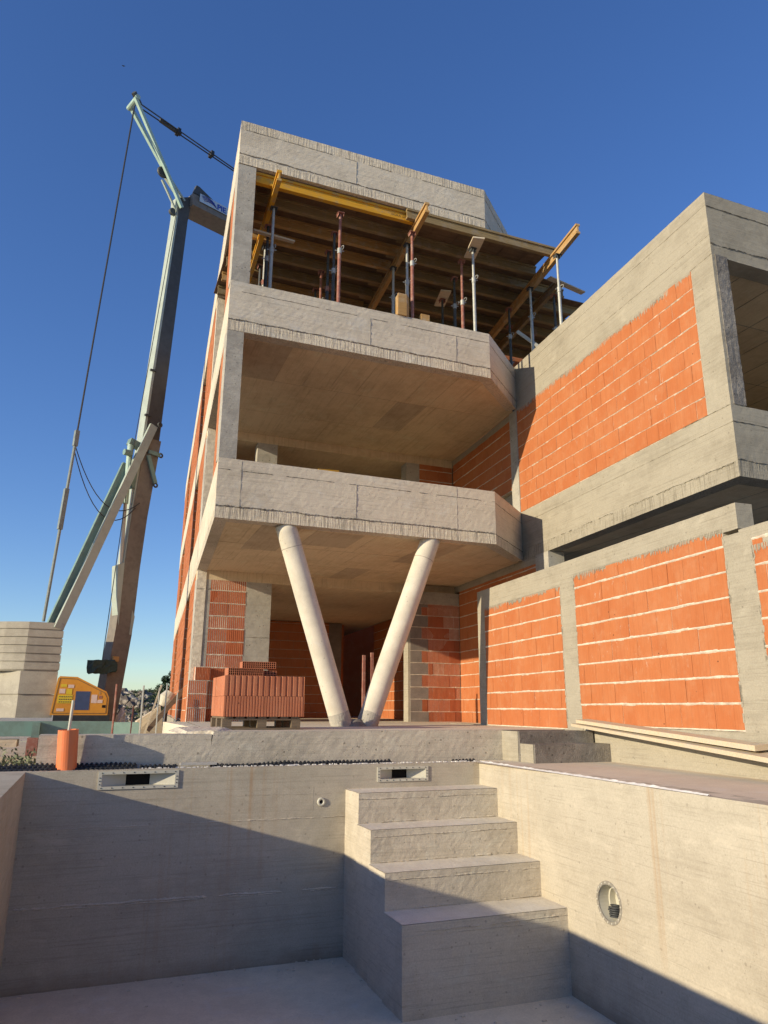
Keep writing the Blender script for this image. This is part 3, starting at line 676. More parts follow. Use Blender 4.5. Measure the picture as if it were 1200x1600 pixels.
# --- left facade piers
for z0, z1 in ((TZ-.05, 3.235), (4.148, 6.238), (7.1, 9.275)):
    for (ya, yb) in ((14.6, 17.5), (19.3, 25.6), (28.2, 31.9)):
        b = MB(); s0, s1 = FL.sy(yb), FL.sy(ya)-(.28 if ya < 15 else 0); z = z0
        cc = 0
        while z < z1-.05:
            x = s0-(cc % 2)*.19
            while x < s1:
                a, e = max(x, s0), min(x+.372, s1)
                if e-a > .03: b.fbox(FL, a, e, -.2, rnd.uniform(-.008, .0), z+.008, min(z+.242, z1))
                x += .38
            z += .25; cc += 1
        b.build('brick_pier', 'brick', house, kind='stuff')
        b = MB(); b.fbox(FL, s0+.005, FL.sy(ya)-.001, -.19, -.012, z0, z1); b.build('mortar_bed', 'mortar', house)
b = MB(.003, .1); b.fbox(FL, 0, FL.sy(14.6), -.25, .03, -.8, TZ-.05); b.build('plinth', 'wing', house)
# --- the slanting columns
for lab, p0, p1 in (('left leg of the V, leaning left', (3.50, 10.62, TZ-.03), (2.49, 10.50, 3.26)), ('right leg of the V, leaning right', (3.86, 10.62, TZ-.03), (4.90, 10.50, 3.26))):
    cgrp = bpy.data.objects.new('slanted_column', None); COL.objects.link(cgrp); cgrp.parent = house; cgrp.location = Vector(p0)-Vector(house.location); cgrp['label'] = lab
    b = MB(.002); b.tube(p0, p1, .158, n=40, seg=30); b.build('shaft', 'tube', cgrp, smooth=False).data.polygons.foreach_set('use_smooth', [True]*(40*30)+[False]*2)
    p0v, p1v = Vector(p0), Vector(p1); dd = (p1v-p0v).normalized(); b = MB(.001); b.tube(p0v+dd*2.76, p0v+dd*2.768, .1595, n=40); b.build('form_joint', 'seam', cgrp); b = MB(.008); b.tube(p0v+dd*.0, p0v+dd*.24, .163, .159, n=28, seg=6, cap=False); b.build('rough_shadow_foot', 'col', cgrp)  # greyer rough collar at the foot has a shadow put into its colour
b = MB(.015); b.tube((3.68, 10.6, TZ-.02), (3.68, 10.6, TZ+.10), .22, .1, n=16, seg=3); b.build('column_foot', 'roughc', house)
# rebar / posts behind the V
for x, zt, m in ((4.62, 1.55, 'col'), (4.78, 1.6, 'brick')):
    b = MB(); b.box(x, x+.05, 12.9, 12.95, TZ, zt); tag(b.build('timber_post', 'rust'), 'reddish upright post behind the V columns, the %s one' % ('left' if x < 4.7 else 'right'), 'post')

# ------------------------------------------------------------------ the wing
wing = thing('cantilevered_wing', 'upper storey wing with sunlit orange block wall overhanging the low wall', 'house wing', (8, 9, 3.24))
YF = 6.055; sF = FA.sy(YF); sJ = FA.sy(11.40)
Fp = lambda y, n=0: tuple(FA(FA.sy(y), n, 0))[:2]
for nm, z0, z1 in (('ring_beam', 3.243, 4.152), ('roof_parapet', 6.20, 7.14)):
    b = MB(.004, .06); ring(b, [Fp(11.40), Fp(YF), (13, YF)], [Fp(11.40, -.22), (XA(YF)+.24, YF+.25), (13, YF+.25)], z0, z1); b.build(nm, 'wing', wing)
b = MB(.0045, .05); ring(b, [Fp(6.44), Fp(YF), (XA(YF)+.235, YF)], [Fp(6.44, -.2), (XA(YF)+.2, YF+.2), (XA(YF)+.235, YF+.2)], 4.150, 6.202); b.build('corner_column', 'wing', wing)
bricks(wing, FA, FA.sy(11.36), FA.sy(6.44), 4.156, 8, 'plain', ztop=6.205, ch=.2562, jn=4, gap=.010)
b = MB(); teeth(b, FA, FA.sy(11.3), FA.sy(6.45), 6.2, .09, n0=-.003, n1=.008); teeth(b, FA, FA.sy(9.5), FA.sy(6.45), 6.2, .05, n0=-.003, n1=.007); b.build('concrete_drip', 'wing', wing, kind='stuff')
b = MB()
seam(b, FA, sJ, 6.97, sF, 6.95, .010, .004, 1); seam(b, FA, sJ, 6.52, sF, 6.50, .012, .004, 1.2); seam(b, FA, FA.sy(6.9), 6.2, sF, 6.22, .012, .006, 1)
seam(b, FA, sJ, 3.43, sF, 3.43, .024, .01, 2, .4); seam(b, FA, sJ, 3.93, sF, 3.93, .01, .005, 1); seam(b, FA, FA.sy(6.9), 4.155, sF, 4.15, .012, .008, 1)
seam(b, FA, FA.sy(9.05), 3.44, FA.sy(9.05), 4.1, .008, .003, .4); seam(b, FA, FA.sy(7.2), 3.45, FA.sy(7.2), 4.1, .006, .003, .4); seam(b, FA, FA.sy(9.8), 6.25, FA.sy(9.8), 7.1, .006, .003, .4)
b.build('formwork_seam', 'wing', wing, kind='stuff')
FW = Frame(0, YF, 90); xw0 = XA(YF)
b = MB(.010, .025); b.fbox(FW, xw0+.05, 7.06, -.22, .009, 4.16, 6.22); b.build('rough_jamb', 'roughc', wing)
b = MB(); seam(b, FW, xw0, 6.93, 13, 6.93, .014, .01, 1.2); seam(b, FW, xw0, 6.38, 13, 6.38, .02, .012, 2); seam(b, FW, 7.95, 6.4, 7.95, 6.93, .008, .006, .5); seam(b, FW, xw0, 3.93, 13, 3.93, .014, .01, 1.3); seam(b, FW, xw0, 3.45, 13, 3.45, .02, .01, 1.6)
b.build('formwork_seam', 'seam', wing, kind='stuff')
b = MB(); b.prism([(xw0+.2, YF+.2), (13, YF+.2), (13, 14.5), (XA(14.5)+.25, 14.5)], 3.247, 3.45); b.prism([(xw0+.2, YF+.2), (13, YF+.2), (13, 14.5), (XA(14.5)+.25, 14.5)], 6.24, 6.43); b.build('floor_slab', 'soffit', wing)
b = MB(); b.box(12.8, 13, YF+.25, 14.5, 3.25, 7.1); b.box(7.3, 13, 10.3, 10.5, 3.45, 6.24); b.build('inner_wall', 'soffit', wing)
b = MB()
for y in (7.3, 8.8, 10.2): b.bar((xw0+.4, y, 6.238), (12.8, y, 6.238), .008, .006)
x = 7.6
while x < 12.6: b.bar((x, YF+.3, 6.238), (x, 10.3, 6.238), .006, .005); b.bar((x, YF+.1, 3.246), (x, 12, 3.246), .006, .005); x += .6
b.build('formwork_seam', 'seam', wing, kind='stuff')

# ------------------------------------------------------------------ low infill wall below the wing
gw = thing('infill_wall', 'low orange block wall in a pale concrete frame under the overhanging wing', 'wall', (6, 8, 0))
S = FB.sy
ZT = 2.56
for (ya, yb, z0, z1) in ((11.18, 10.90, TZ-.02, 2.22), (8.46, 8.10, TZ-.02, 2.22), (5.36, 5.0, TZ-.02, 2.26)):
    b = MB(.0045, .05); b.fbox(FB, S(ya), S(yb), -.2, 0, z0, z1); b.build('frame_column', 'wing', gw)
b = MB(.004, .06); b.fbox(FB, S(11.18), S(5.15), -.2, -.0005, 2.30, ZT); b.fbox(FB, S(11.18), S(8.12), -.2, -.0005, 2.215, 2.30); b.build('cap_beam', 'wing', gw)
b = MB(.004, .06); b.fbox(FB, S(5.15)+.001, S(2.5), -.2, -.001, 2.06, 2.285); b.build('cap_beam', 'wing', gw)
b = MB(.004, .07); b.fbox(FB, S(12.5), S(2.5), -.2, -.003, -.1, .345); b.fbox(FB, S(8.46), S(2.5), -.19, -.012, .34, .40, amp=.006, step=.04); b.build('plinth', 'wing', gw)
bricks(gw, FB, S(10.90), S(8.46), .352, 8, 'plain', ztop=2.24, bw=.245, jn=7, gap=.018)
bricks(gw, FB, S(8.10), S(5.36), .41, 8, 'plain', ztop=2.33, bw=.25, first=1, jn=8, gap=.020)
bricks(gw, FB, S(5.0), S(2.6), .41, 8, 'plain', ztop=2.1, bw=.25, jn=9, gap=.018)
b = MB()
for a, c, z in ((10.9, 8.46, 2.245), (8.1, 5.36, 2.335), (5.0, 2.6, 2.09)): teeth(b, FB, S(a), S(c), z, .075, n0=-.004, n1=.007)
for yy in (10.9, 8.46, 8.10, 5.36, 5.0):
    for _ in range(22):
        z = rnd.uniform(.4, 2.2); e = rnd.choice((-1, 1)); s_ = S(yy); b.extrude([FB(s_-.012, 0, z), FB(s_+rnd.uniform(.0, .02), 0, z+.01), FB(s_+rnd.uniform(.005, .022), 0, z+rnd.uniform(.03, .08)), FB(s_-.012, 0, z+.09)], FB.nn*.004)
b.build('concrete_drip', 'wing', gw, kind='stuff')

# planks on the steps
t = thing('plank_pair', 'two long pale planks lying from the terrace steps along the low wall', 'planks', (5.8, 7.9, .4))
b = MB(.001, .3); b.hexa([FB(S(7.97), .03, .405), FB(S(4.2), .05, .135), FB(S(4.2), .26, .115), FB(S(7.97), .25, .395), FB(S(7.97), .03, .435), FB(S(4.2), .05, .18), FB(S(4.2), .26, .16), FB(S(7.97), .25, .427)]); b.build('plank', 'plank', t)
b = MB(.001, .3); b.hexa([FB(S(7.93), .02, .445), FB(S(5.06), .04, .262), FB(S(5.06), .2, .25), FB(S(7.93), .2, .435), FB(S(7.93), .02, .485), FB(S(5.06), .04, .31), FB(S(5.06), .2, .298), FB(S(7.93), .2, .475)]); b.build('plank', 'plank', t)

# ------------------------------------------------------------------ pallet of blocks
pal = thing('block_pallet', 'wooden pallet of brown ridged clay blocks stacked two layers high', 'pallet of blocks', (2, 9, TZ))
PO = (1.485, 9.02); W = .985
b = MB(); 
for i in range(7): b.box(PO[0]+.02+i*.135, PO[0]+.12+i*.135, PO[1]+.02, PO[1]+.98, .470, .49)
for y in (0.03, .43, .85): b.box(PO[0], PO[0]+.95, PO[1]+y, PO[1]+y+.1, .45, .469); b.box(PO[0], PO[0]+.95, PO[1]+y, PO[1]+y+.1, .345, .362)
for y in (.03, .43, .85):
    for x in (.0, .42, .84): b.box(PO[0]+x, PO[0]+x+.11, PO[1]+y, PO[1]+y+.1, .363, .449)
b.build('pallet_board', 'pallet', pal)
def rblock(name, x0, x1, y0, y1, z0, z1, nr, holes=None, label=None, deep=.007):
    b = MB(); pts = []; L = x1-x0
    def side(p, q, n):
        p = Vector(p); q = Vector(q); d = (q-p); nn = Vector((d.y, -d.x)).normalized(); out = []
        for i in range(n):
            a = i/n; bb = 1/n; out += [p+d*a, p+d*(a+.55*bb), p+d*(a+.66*bb)-nn*deep, p+d*(a+.92*bb)-nn*deep]
        return out
    pts = side((x0, y0), (x1, y0), nr)+side((x1, y0), (x1, y1), max(3, int(nr*(y1-y0)/L)))+side((x1, y1), (x0, y1), 4)+side((x0, y1), (x0, y0), 2)
    b.prism([tuple(p) for p in pts], z0, z1)
    o = b.build(name, 'brickp', pal); 
    return o
for lay in range(2):
    z0 = .492+lay*.24; nr = (24, 18)[lay]
    for c in range(2):
        for r in range(4):
            x0 = PO[0]+c*W/2+.002; y0 = PO[1]+r*.24+.002+rnd.uniform(-.004, .004)
            if lay == 1: x0 += rnd.uniform(-.004, .006)
            rblock('block', x0, x0+W/2-.004, y0, y0+.236, z0, z0+.237, 14 if lay == 0 else 7, deep=.006 if lay == 0 else .012)
# loose blocks lying flat with their chambers showing
def hollow(x0, x1, y0, y1, z0, z1, rz=0, nx=15, label=None):
    b = MB(); h = z1-z0; fy = y0; tx = .008
    rows = 3; cw = (x1-x0-tx)/nx; rh = (h-tx)/rows
    b.box(x0+.001, x1-.001, y0+.05, y1, z0+.001, z1-.001)
    for i in range(nx+1): b.box(x0+i*cw, x0+i*cw+tx*(.8), fy, fy+.05, z0, z1)
    for j in range(rows+1): b.box(x0, x1, fy+.0015, fy+.05, z0+j*rh, z0+j*rh+tx*.8)
    cx, cy = (x0+x1)/2, (y0+y1)/2; ca, sa = math.cos(rz), math.sin(rz)
    b.v = [(cx+(v[0]-cx)*ca-(v[1]-cy)*sa, cy+(v[0]-cx)*sa+(v[1]-cy)*ca, v[2]) for v in b.v]
    t2 = thing('hollow_block', label, 'hollow block', (cx, cy, z0), 'loose hollow blocks on the pallet'); b.build('block_body', 'brickp', t2)
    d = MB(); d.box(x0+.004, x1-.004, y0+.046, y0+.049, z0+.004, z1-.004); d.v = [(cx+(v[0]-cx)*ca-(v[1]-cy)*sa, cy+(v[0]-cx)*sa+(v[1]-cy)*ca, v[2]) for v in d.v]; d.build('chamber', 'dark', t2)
hollow(1.52, 1.95, 9.06, 9.3, .972, 1.062, .02, 17, 'hollow clay block lying flat at the left front on the pallet')
hollow(1.72, 2.14, 9.2, 9.44, 1.066, 1.150, -.04, 16, 'topmost hollow clay block on the pallet, across two others')
hollow(1.97, 2.13, 9.12, 9.36, .972, 1.040, .0, 4, 'short hollow block under the right end of the topmost block')

# ------------------------------------------------------------------ formwork on the top floor
fd = thing('formwork_deck', 'brown plywood formwork deck under the roof slab', 'formwork deck', (4, 12, 9.27))
for (x0, x1, y0, y1) in ((1.62, 7.52, 10.40, 14.5), (7.52, 8.5, 11.32, 14.5), (8.5, 9.3, 11.8, 14.5), (9.3, 11.2, 12.6, 14.5)):
    y = y0
    while y < y1-.05:
        ye = min(y+1.35, y1); x = x0
        while x < x1-.05:
            xe = min(x+.5, x1); b = MB(); dz = rnd.uniform(0, .004)
            if y < 10.56 and x >= 6.0: pass
            b.box(x+.002, xe-.002, y+.002, ye-.002, 9.272+dz, 9.29+dz); b.build('plywood_sheet', 'ply', fd); x = xe
        y = ye
b = MB(.01, .06); b.hexa([(6.4, 10.75, 9.315), (7.45, 10.6, 9.315), (7.45, 11.3, 9.315), (7.2, 11.3, 9.315), (6.4, 10.75, 9.345), (7.45, 10.6, 9.335), (7.45, 11.3, 9.335), (7.2, 11.3, 9.345)])
b.build('concrete_spill', 'col', fd)
def beam(label, p0, p1, mat='yelold', grp='secondary beams under the formwork deck', name='timber_beam'):
    mid = (Vector(p0)+Vector(p1))/2; b = MB()
    d = (Vector(p1)-Vector(p0)); L = d.length; b.ibeam((0, 0, 0), (L, 0, 0)); o = b.build(name, mat)
    o.location = p0; o.rotation_euler = (0, -math.asin(d.z/L), math.atan2(d.y, d.x)); tag(o, label, 'beam', grp); return o
ob = beam('bright yellow timber beam along the front under the top parapet', (1.70, 10.44, 9.068), (4.72, 10.44, 9.068), 'yel')
tt = text('DOKA  DOKA', .062, 'black', ob, (4.15, 10.396, 9.11), rotm((1, 0, 0), (0, 0, 1)), ext=.001)
tt.location = Vector((2.45, -.0445, .045)); tt.rotation_euler = (R(90), 0, 0)
beam('weathered front beam under the parapet, right of the yellow one', (4.42, 10.34, 9.068), (7.55, 10.34, 9.068), 'yelold')
for i, y in enumerate((10.92, 11.42, 11.93, 12.45, 13.0, 13.55, 14.1)):
    ordn = ('first', 'second', 'third', 'fourth', 'fifth', 'sixth', 'seventh', 'eighth')[i]
    beam('left beam in the %s row behind the front edge under the deck' % ordn, (1.66, y, 9.07), (4.75, y+.02, 9.07), rnd.choice(('yelold', 'orgw', 'yelold')))
    beam('right beam in the %s row behind the front edge under the deck' % ordn, (4.5, y+.09, 9.07), (7.55 if i < 1 else 8.55 if i < 2 else 9.35 if i < 4 else 11.3, y+.1, 9.07), 'yelold')
for lab, x, y0, y1, m, dx in (('short yellow main beam sticking out at the left end of the opening', 2.02, 9.98, 13.2, 'yel', .12), ('golden main beam sticking out at the middle of the opening', 4.58, 9.80, 13.9, 'orgw', .3), ('longest golden main beam jutting into the sky at the right', 7.34, 9.32, 14.2, 'orgw', .6)):
    b = beam(lab, (x, y0, 8.866), (x+dx, y1, 8.866), m, 'main beams on the props')
beam('dark main beam right behind the longest golden one', (8.02, 10.95, 8.866), (8.35, 14.3, 8.866), 'yelold', 'main beams on the props')
PROPS = [
 (2.096, 10.685, 'galv', 'pale grey prop nearest the left pillar'), (3.201, 10.12+.28, 'rust', 'long rusty red prop under the bright yellow beam'),
 (4.56, 10.42, 'rust', 'reddish prop under the middle golden beam end'), (4.613, 10.773, 'galv', 'mottled grey prop just left of the reddish middle one'),
 (5.80, 10.44, 'galv', 'pale grey prop holding a small plywood plate'), (7.36, 10.02, 'galv', 'grey prop under the longest golden beam, outermost at the right'),
 (7.496, 11.169, 'galv', 'grey prop second from the right beside the white brace'), (3.269, 10.95, 'dkst', 'dark prop first behind the rusty red one'),
 (3.327, 11.519, 'dkst', 'dark prop second behind the rusty red one'), (3.388, 12.187, 'rust', 'dark reddish prop third behind the rusty red one'),
 (3.46, 12.84, 'dkst', 'small dark prop farthest behind the rusty red one'), (5.774, 10.85, 'rust', 'dark red prop left of the one with the plate'),
 (5.902, 11.415, 'dkst', 'dark prop between the red one and the rear plate'), (6.032, 12.223, 'dkst', 'dark prop under the rear plywood plate'),
 (7.504, 12.012, 'dkst', 'dark prop left of the white brace'), (7.9, 12.649, 'dkst', 'dark prop in the shade below the right beams'),
 (8.091, 11.211, 'dkst', 'dark prop behind the outermost grey prop'), (4.651, 11.542, 'galv', 'dark grey prop behind the leaning beam end'),
 (2.115, 11.2, 'dkst', 'dark prop hidden behind the leftmost grey one'), (2.198, 11.802, 'galv', 'teal grey prop deep in the left bay'), (2.239, 12.441, 'dkst', 'thin dark prop farthest in the left bay'),
 (7.72, 11.5, 'galv', 'thin grey prop just right of the white brace foot')]
for x, y, m, lab in PROPS:
    zf = 6.43; t = thing('steel_prop', lab+' on the top floor', 'prop', (x, y, zf), 'steel props on the top floor')
    zm = zf+rnd.uniform(1.55, 1.85)
    b = MB(); b.tube((x, y, zf+.008), (x, y, zm), .030, n=12); b.tube((x, y, zf), (x, y, zf+.008), .07, n=4); b.build('outer_tube', m, t, smooth=False)
    b = MB(); b.tube((x, y, zm), (x, y, 8.858), .024, n=12); b.build('inner_tube', 'rust' if m == 'rust' else 'galv' if m == 'galv' else 'dkst', t)
    b = MB(); b.tube((x, y, zm-.09), (x, y, zm+.01), .038, n=12); b.bar((x-.08, y, zm-.04), (x+.08, y, zm-.02), .012, .012); b.torus((x+.04, y-.04, zm+.02), (1, .3, 0), .035, .006, 12, 5); b.build('collar', 'rust' if rnd.random() < .5 else 'galv', t)
    b = MB(); b.box(x-.06, x+.06, y-.06, y+.06, 8.857, 8.865); b.box(x-.05, x-.043, y-.05, y+.05, 8.80, 8.857); b.box(x+.043, x+.05, y-.05, y+.05, 8.80, 8.857); b.build('head_plate', 'rust' if m != 'galv' else 'dkst', t)
def plate_(lab, c, L, W_, th, rz, tilt=0, mat='plank', name='plywood_plate', cat='board'):
    b = MB(); b.box(-L/2, L/2, -W_/2, W_/2, 0, th); o = b.build(name, mat, loc=None); o.location = c; o.rotation_euler = (tilt, 0, rz); tag(o, lab, cat)
plate_('small plywood plate on the head of the front grey prop', (5.82, 10.42, 8.87), .22, .62, .03, R(-12))
plate_('plywood plate on the head of a prop in the dark middle', (6.03, 12.2, 8.87), .22, .6, .03, R(-12))
plate_('short pale batten lying on the props in the left bay', (2.2, 11.1, 8.6), .75, .1, .03, R(4), R(12))
plate_('thin dark board poking out towards the sky at the right', (8.25, 10.98, 8.98), 1.0, .12, .025, R(12))
b = MB(); b.bar((7.42, 11.6, 8.1), (8.45, 11.25, 7.25), .09, .02, (0, -1, .2)); tag(b.build('brace', 'white'), 'slanting white painted brace board between the right props', 'brace')
b = MB(); b.extrude([(4.24, 10.30, 7.1), (4.40, 10.30, 7.1), (4.405, 10.31, 7.52), (4.25, 10.31, 7.52)], (.0, .04, 0)); b.extrude([(4.40, 10.30, 7.1), (4.47, 10.36, 7.1), (4.475, 10.37, 7.5), (4.405, 10.31, 7.52)], (-.03, .03, 0)); b.box(4.25, 4.42, 10.36, 10.44, 7.1, 7.5)
tag(b.build('beam_offcut', 'orgw'), 'upright yellow beam offcut leaning behind the second floor parapet', 'beam')
b = MB(); b.box(4.70, 4.86, 10.36, 10.45, 7.06, 7.24); tag(b.build('beam_offcut', 'orgw'), 'short yellow beam offcut beside the middle reddish prop', 'beam')
b = MB(); b.bar((2.95, 10.45, 4.17), (3.3, 10.5, 4.2), .08, .04); tag(b.build('timber_offcut', 'yel'), 'small yellow timber showing above the lower balcony parapet', 'timber')

# ------------------------------------------------------------------ crane
CO = Vector((.395, 18.996, 0)); cdv = Vector((math.sin(R(65)), math.cos(R(65)), 0)); cn = Vector((math.cos(R(65)), -math.sin(R(65)), 0))   # cn: towards viewer
cr = thing('tower_crane', 'grey and pale green self erecting crane with slanting rear strut', 'crane', (.395, 19, -.6))
K = lambda s_, z, n=0: CO+cdv*s_+cn*n+Vector((0, 0, z))
def ribbon(mb, L, Rr, n0, n1):
    """box mast through left/right outline points (s,z)"""
    for i in range(len(L)-1):
        a, b_, c, e = L[i], Rr[i], Rr[i+1], L[i+1]
        mb.hexa([K(*a, n1), K(*b_, n1), K(*b_, n0), K(*a, n0), K(*e, n1), K(*c, n1), K(*c, n0), K(*e, n0)])
ML = [(-.33, -.2), (-.2, .93), (-.07, 2.48), (-.02, 3.7)]; MR = [(.08, -.2), (.22, .93), (.35, 2.3), (.40, 4.0)]
b = MB(.0, 5); ribbon(b, ML, MR, -.2, .2); ribbon(b, [(-.02, 3.7), (.03, 5), (.22, 7.4)], [(.40, 4.0), (.47, 5.3), (.66, 7.4)], -.2, .2); b.build('lower_mast', 'mastl', cr)
b = MB(); ribbon(b, [(.20, 7.4), (.31, 9.4), (.56, 14.3), (.5, 14.9)], [(.62, 7.4), (.70, 9.4), (.88, 14.3), (.98, 15.2)], -.17, .17); b.build('upper_mast', 'mast', cr)
b = MB(); ribbon(b, [(-.05, 3.9), (.13, 7.2), (.24, 9.4), (.50, 14.3)], [(-.02, 3.9), (.195, 7.2), (.305, 9.4), (.555, 14.3)], -.14, .185); b.build('mast_edge', 'greeng', cr)
b = MB(); b.extrude([K(-.19, 3.95, .21), K(-.02, 4.05, .21), K(-.02, 2.5, .21), K(-.13, 3.2, .21), K(-.17, 3.7, .21)], -cn*.3); b.extrude([K(.30, 2.9, .205), K(.38, 2.75, .205), K(.34, 2.3, .205), K(.28, 2.3, .205)], -cn*.4); b.build('bracket', 'greeng', cr)
b = MB(); b.bar(K(-1.11, 17.25, .25), K(.63, 14.6, .22), .09, .09, cn); b.bar(K(-.98, 17.3, -.25), K(.91, 15.05, -.2), .09, .09, cn)
b.tube(K(-1.06, 17.27, .32), K(-1.02, 17.3, -.32), .07, n=10); b.build('apex_strut', 'green', cr)
b = MB(); b.bar(K(-1.17, 17.38, .25), K(-.9, 17.25, .1), .12, .1, cn); b.build('apex_head', 'dkst', cr)
b = MB(); b.bar(K(.06, 15.5, .1), K(.72, 14.9, .1), .05, .22, cn); b.bar(K(.0, 15.25, .1), K(.52, 14.5, .1), .05, .05, cn); b.bar(K(.52, 14.9, 0), K(.56, 14.3, 0), .1, .3, cn); b.build('pulley_arm', 'greeng', cr)
b = MB(); b.torus(K(.0, 15.5, .1), cn, .13, .045, 20, 8); b.tube(K(0, 15.5, .12), K(0, 15.5, .06), .1, n=16); b.tube(K(.44, 14.45, .1), K(.44, 14.45, 0), .1, n=16); b.build('pulley_wheel', 'dkst', cr)
jb = bpy.data.objects.new('jib', None); COL.objects.link(jb); jb.parent = cr; jb.location = K(1, 15)-Vector(cr.location)
b = MB(); b.hexa([K(.9, 14.80, .35), K(9, 15.2, .35), K(9, 15.2, -.35), K(.9, 14.80, -.35), K(.9, 15.22, .3), K(9, 15.62, .3), K(9, 15.62, -.3), K(.9, 15.22, -.3)]); b.build('jib_beam', 'mastl', jb)
b = MB(); b.hexa([K(1.1, 15.02, .36), K(9, 15.36, .36), K(9, 15.36, .355), K(1.1, 15.02, .355), K(1.1, 15.29, .36), K(9, 15.64, .36), K(9, 15.64, .355), K(1.1, 15.29, .355)]); b.build('sign_board', 'lblue', jb)
b = MB()
for i in range(4):
    pts = []
    for j in range(9):
        a = j/8; pts.append(K(1.16+.44*a+.03*i, 15.23-.038*i+.05*math.sin(a*math.pi)+.021*a-.05*a*a, .372))
    b.path(pts, .009, 5)
b.build('logo_arcs', 'bluet', jb)
text('PIE', .25, 'bluet', jb, K(1.70, 15.085, .366), rotm(cdv+Vector((0, 0, .045)), (0, 0, 1)), ext=.004, bold=True)
b = MB(); b.extrude([K(.92, 15.25, .3), K(1.0, 15.55, .3), K(1.1, 15.55, .3), K(1.75, 15.30, .3)], -cn*.1); b.build('jib_foot_plate', 'dkst', jb)
b = MB()
for n_ in (.07, -.07): b.tube(K(-1.0, 17.33, n_), K(4.2, 17.03, n_*.4), .022, n=6)
b.bar(K(-.2, 17.27, 0), K(.5, 17.22, 0), .10, .10); b.build('tie_bar', 'dkst', jb)
for s_, z in ((.40, 17.24), (1.57, 17.18)): b = MB(); b.bar(K(s_-.05, z, 0), K(s_+.05, z, 0), .2, .16); b.build('tie_clamp', 'black', jb)
b = MB(); b.tube(K(-1.04, 17.1, .1), K(-1.52, 7.0, .1), .022, n=6); b.build('rear_cable', 'cable', cr)
b = MB(); b.tube(K(-1.52, 7.02, .1), K(-1.75, 2.45, .1), .036, n=8); b.bar(K(-1.52, 7.1, .1), K(-1.53, 6.7, .1), .1, .1, cn); b.bar(K(-1.60, 5.6, .1), K(-1.645, 4.6, .1), .1, .1, cn); b.build('rear_tie_rod', 'rod', cr)
b = MB(); b.tube(K(.46, 14.4, .25), K(-.15, 6.5, .25), .010, n=5); b.tube(K(-.15, 6.5, .25), K(-.36, 1.5, .25), .010, n=5); b.build('hoist_line', 'cable', cr)
def sag(p, q, d, n=14): return [Vector(p).lerp(Vector(q), i/n)-Vector((0, 0, d*4*(i/n)*(1-i/n))) for i in range(n+1)]
b = MB(); b.path(sag(K(-1.52, 6.7, .1), K(.2, 5.6, .25), .75), .012, 5); b.path(sag(K(-1.54, 6.6, .1), K(.1, 5.45, .25), .9), .012, 5); b.build('sagging_hose', 'cable', cr)
b = MB(); b.bar(K(.38, 7.75, .24), K(-1.46, 2.3, .24), .21, .1, cn); b.build('rear_strut', 'greeng', cr)
b = MB(); b.bar(K(-.17, 6.6, .02), K(-1.585, 2.3, .02), .17, .1, cn); b.build('rear_strut', 'baseg', cr)
b = MB(); b.tube(K(-.13, 7.15, .1), K(-.11, 5.55, .1), .075, n=12); b.build('hydraulic_cylinder', 'green', cr)
b = MB(); b.tube(K(-.11, 5.55, .1), K(-.06, 4.0, .1), .045, n=10); b.bar(K(.08, 6.3, .1), K(-.02, 3.95, .1), .06, .05, cn); b.build('piston_rod', 'white', cr)
b = MB()
b.bar(K(-.18, 7.2, .1), K(.2, 7.1, .1), .2, .16); b.bar(K(-.02, 6.35, .1), K(.1, 6.0, .1), .15, .2); b.tube(K(-.33, 6.85, .2), K(-.12, 6.85, .2), .08, n=10); b.bar(K(.3, 7.0, .28), K(.62, 6.98, .28), .05, .1); b.bar(K(.3, 6.9, .28), K(.56, 6.2, .28), .05, .1); b.build('knuckle', 'baseg', cr)
b = MB()
for s_, z in ((.22, 9.3), (.19, 8.0)): b.bar(K(s_-.06, z, .2), K(s_+.1, z+.02, .2), .06, .05)
b.build('pin', 'dkst', cr, kind='stuff')
for q in ((.64, 6.98, .28), (.57, 6.15, .28), (.50, 7.78, .36)): b = MB(); b.torus(K(*q), cn, .05, .025, 12, 6); b.build('pin', 'dkst', cr)
b = MB(.05, .1); b.bar(K(-.62, 1.5, .25), K(-.08, 1.52, .25), .3, .3); b.v = [jit(v, .05) for v in b.v]; b.build('wrapped_motor', 'greencl', cr)
b = MB(); b.bar(K(-.1, 1.7, .22), K(.05, 1.7, .22), .1, .12); b.build('motor_bracket', 'orgw', cr)
# base frame
b = MB(); b.box(-2.9, .55, 17.4, 17.55, .0, .30); b.box(-1.05, -.9, 17.2, 18.9, -.02, .28); b.build('base_beam', 'baseg', cr)
b = MB(); b.box(.55, 1.02, 17.36, 17.5, .0, .28); b.box(1.02, 1.06, 17.36, 18.2, .0, .27); b.build('base_beam', 'teal', cr, label='light teal end of the base frame')
b = MB(); b.box(-.7, .45, 17.75, 18.6, .30, .42); b.build('turntable', 'black', cr)
# timber cribbing under the base
for (x0, x1, y0, y1, z0, z1, lab) in ((-2.9, -.85, 16.6, 16.85, -.58, -.36, 'long bleached timber lying on the ground under the crane base'), (-1.1, -.9, 17.0, 17.6, -.56, -.02, 'rusty brown timber block propping the crane base'), (-2.6, -1.3, 17.2, 17.8, -.2, -.06, 'pale round bearing pad under the crane base')):
    b = MB(.01, .15); b.box(x0, x1, y0, y1, z0, z1); tag(b.build('timber_block', 'plank' if 'rusty' not in lab else 'rust'), lab, 'timber')
b = MB(.02, .12); b.box(-1.95, -1.5, 15.0, 15.3, -.6, -.25); tag(b.build('stone_block', 'ballast'), 'squared stone block on the ground at the left edge', 'block')
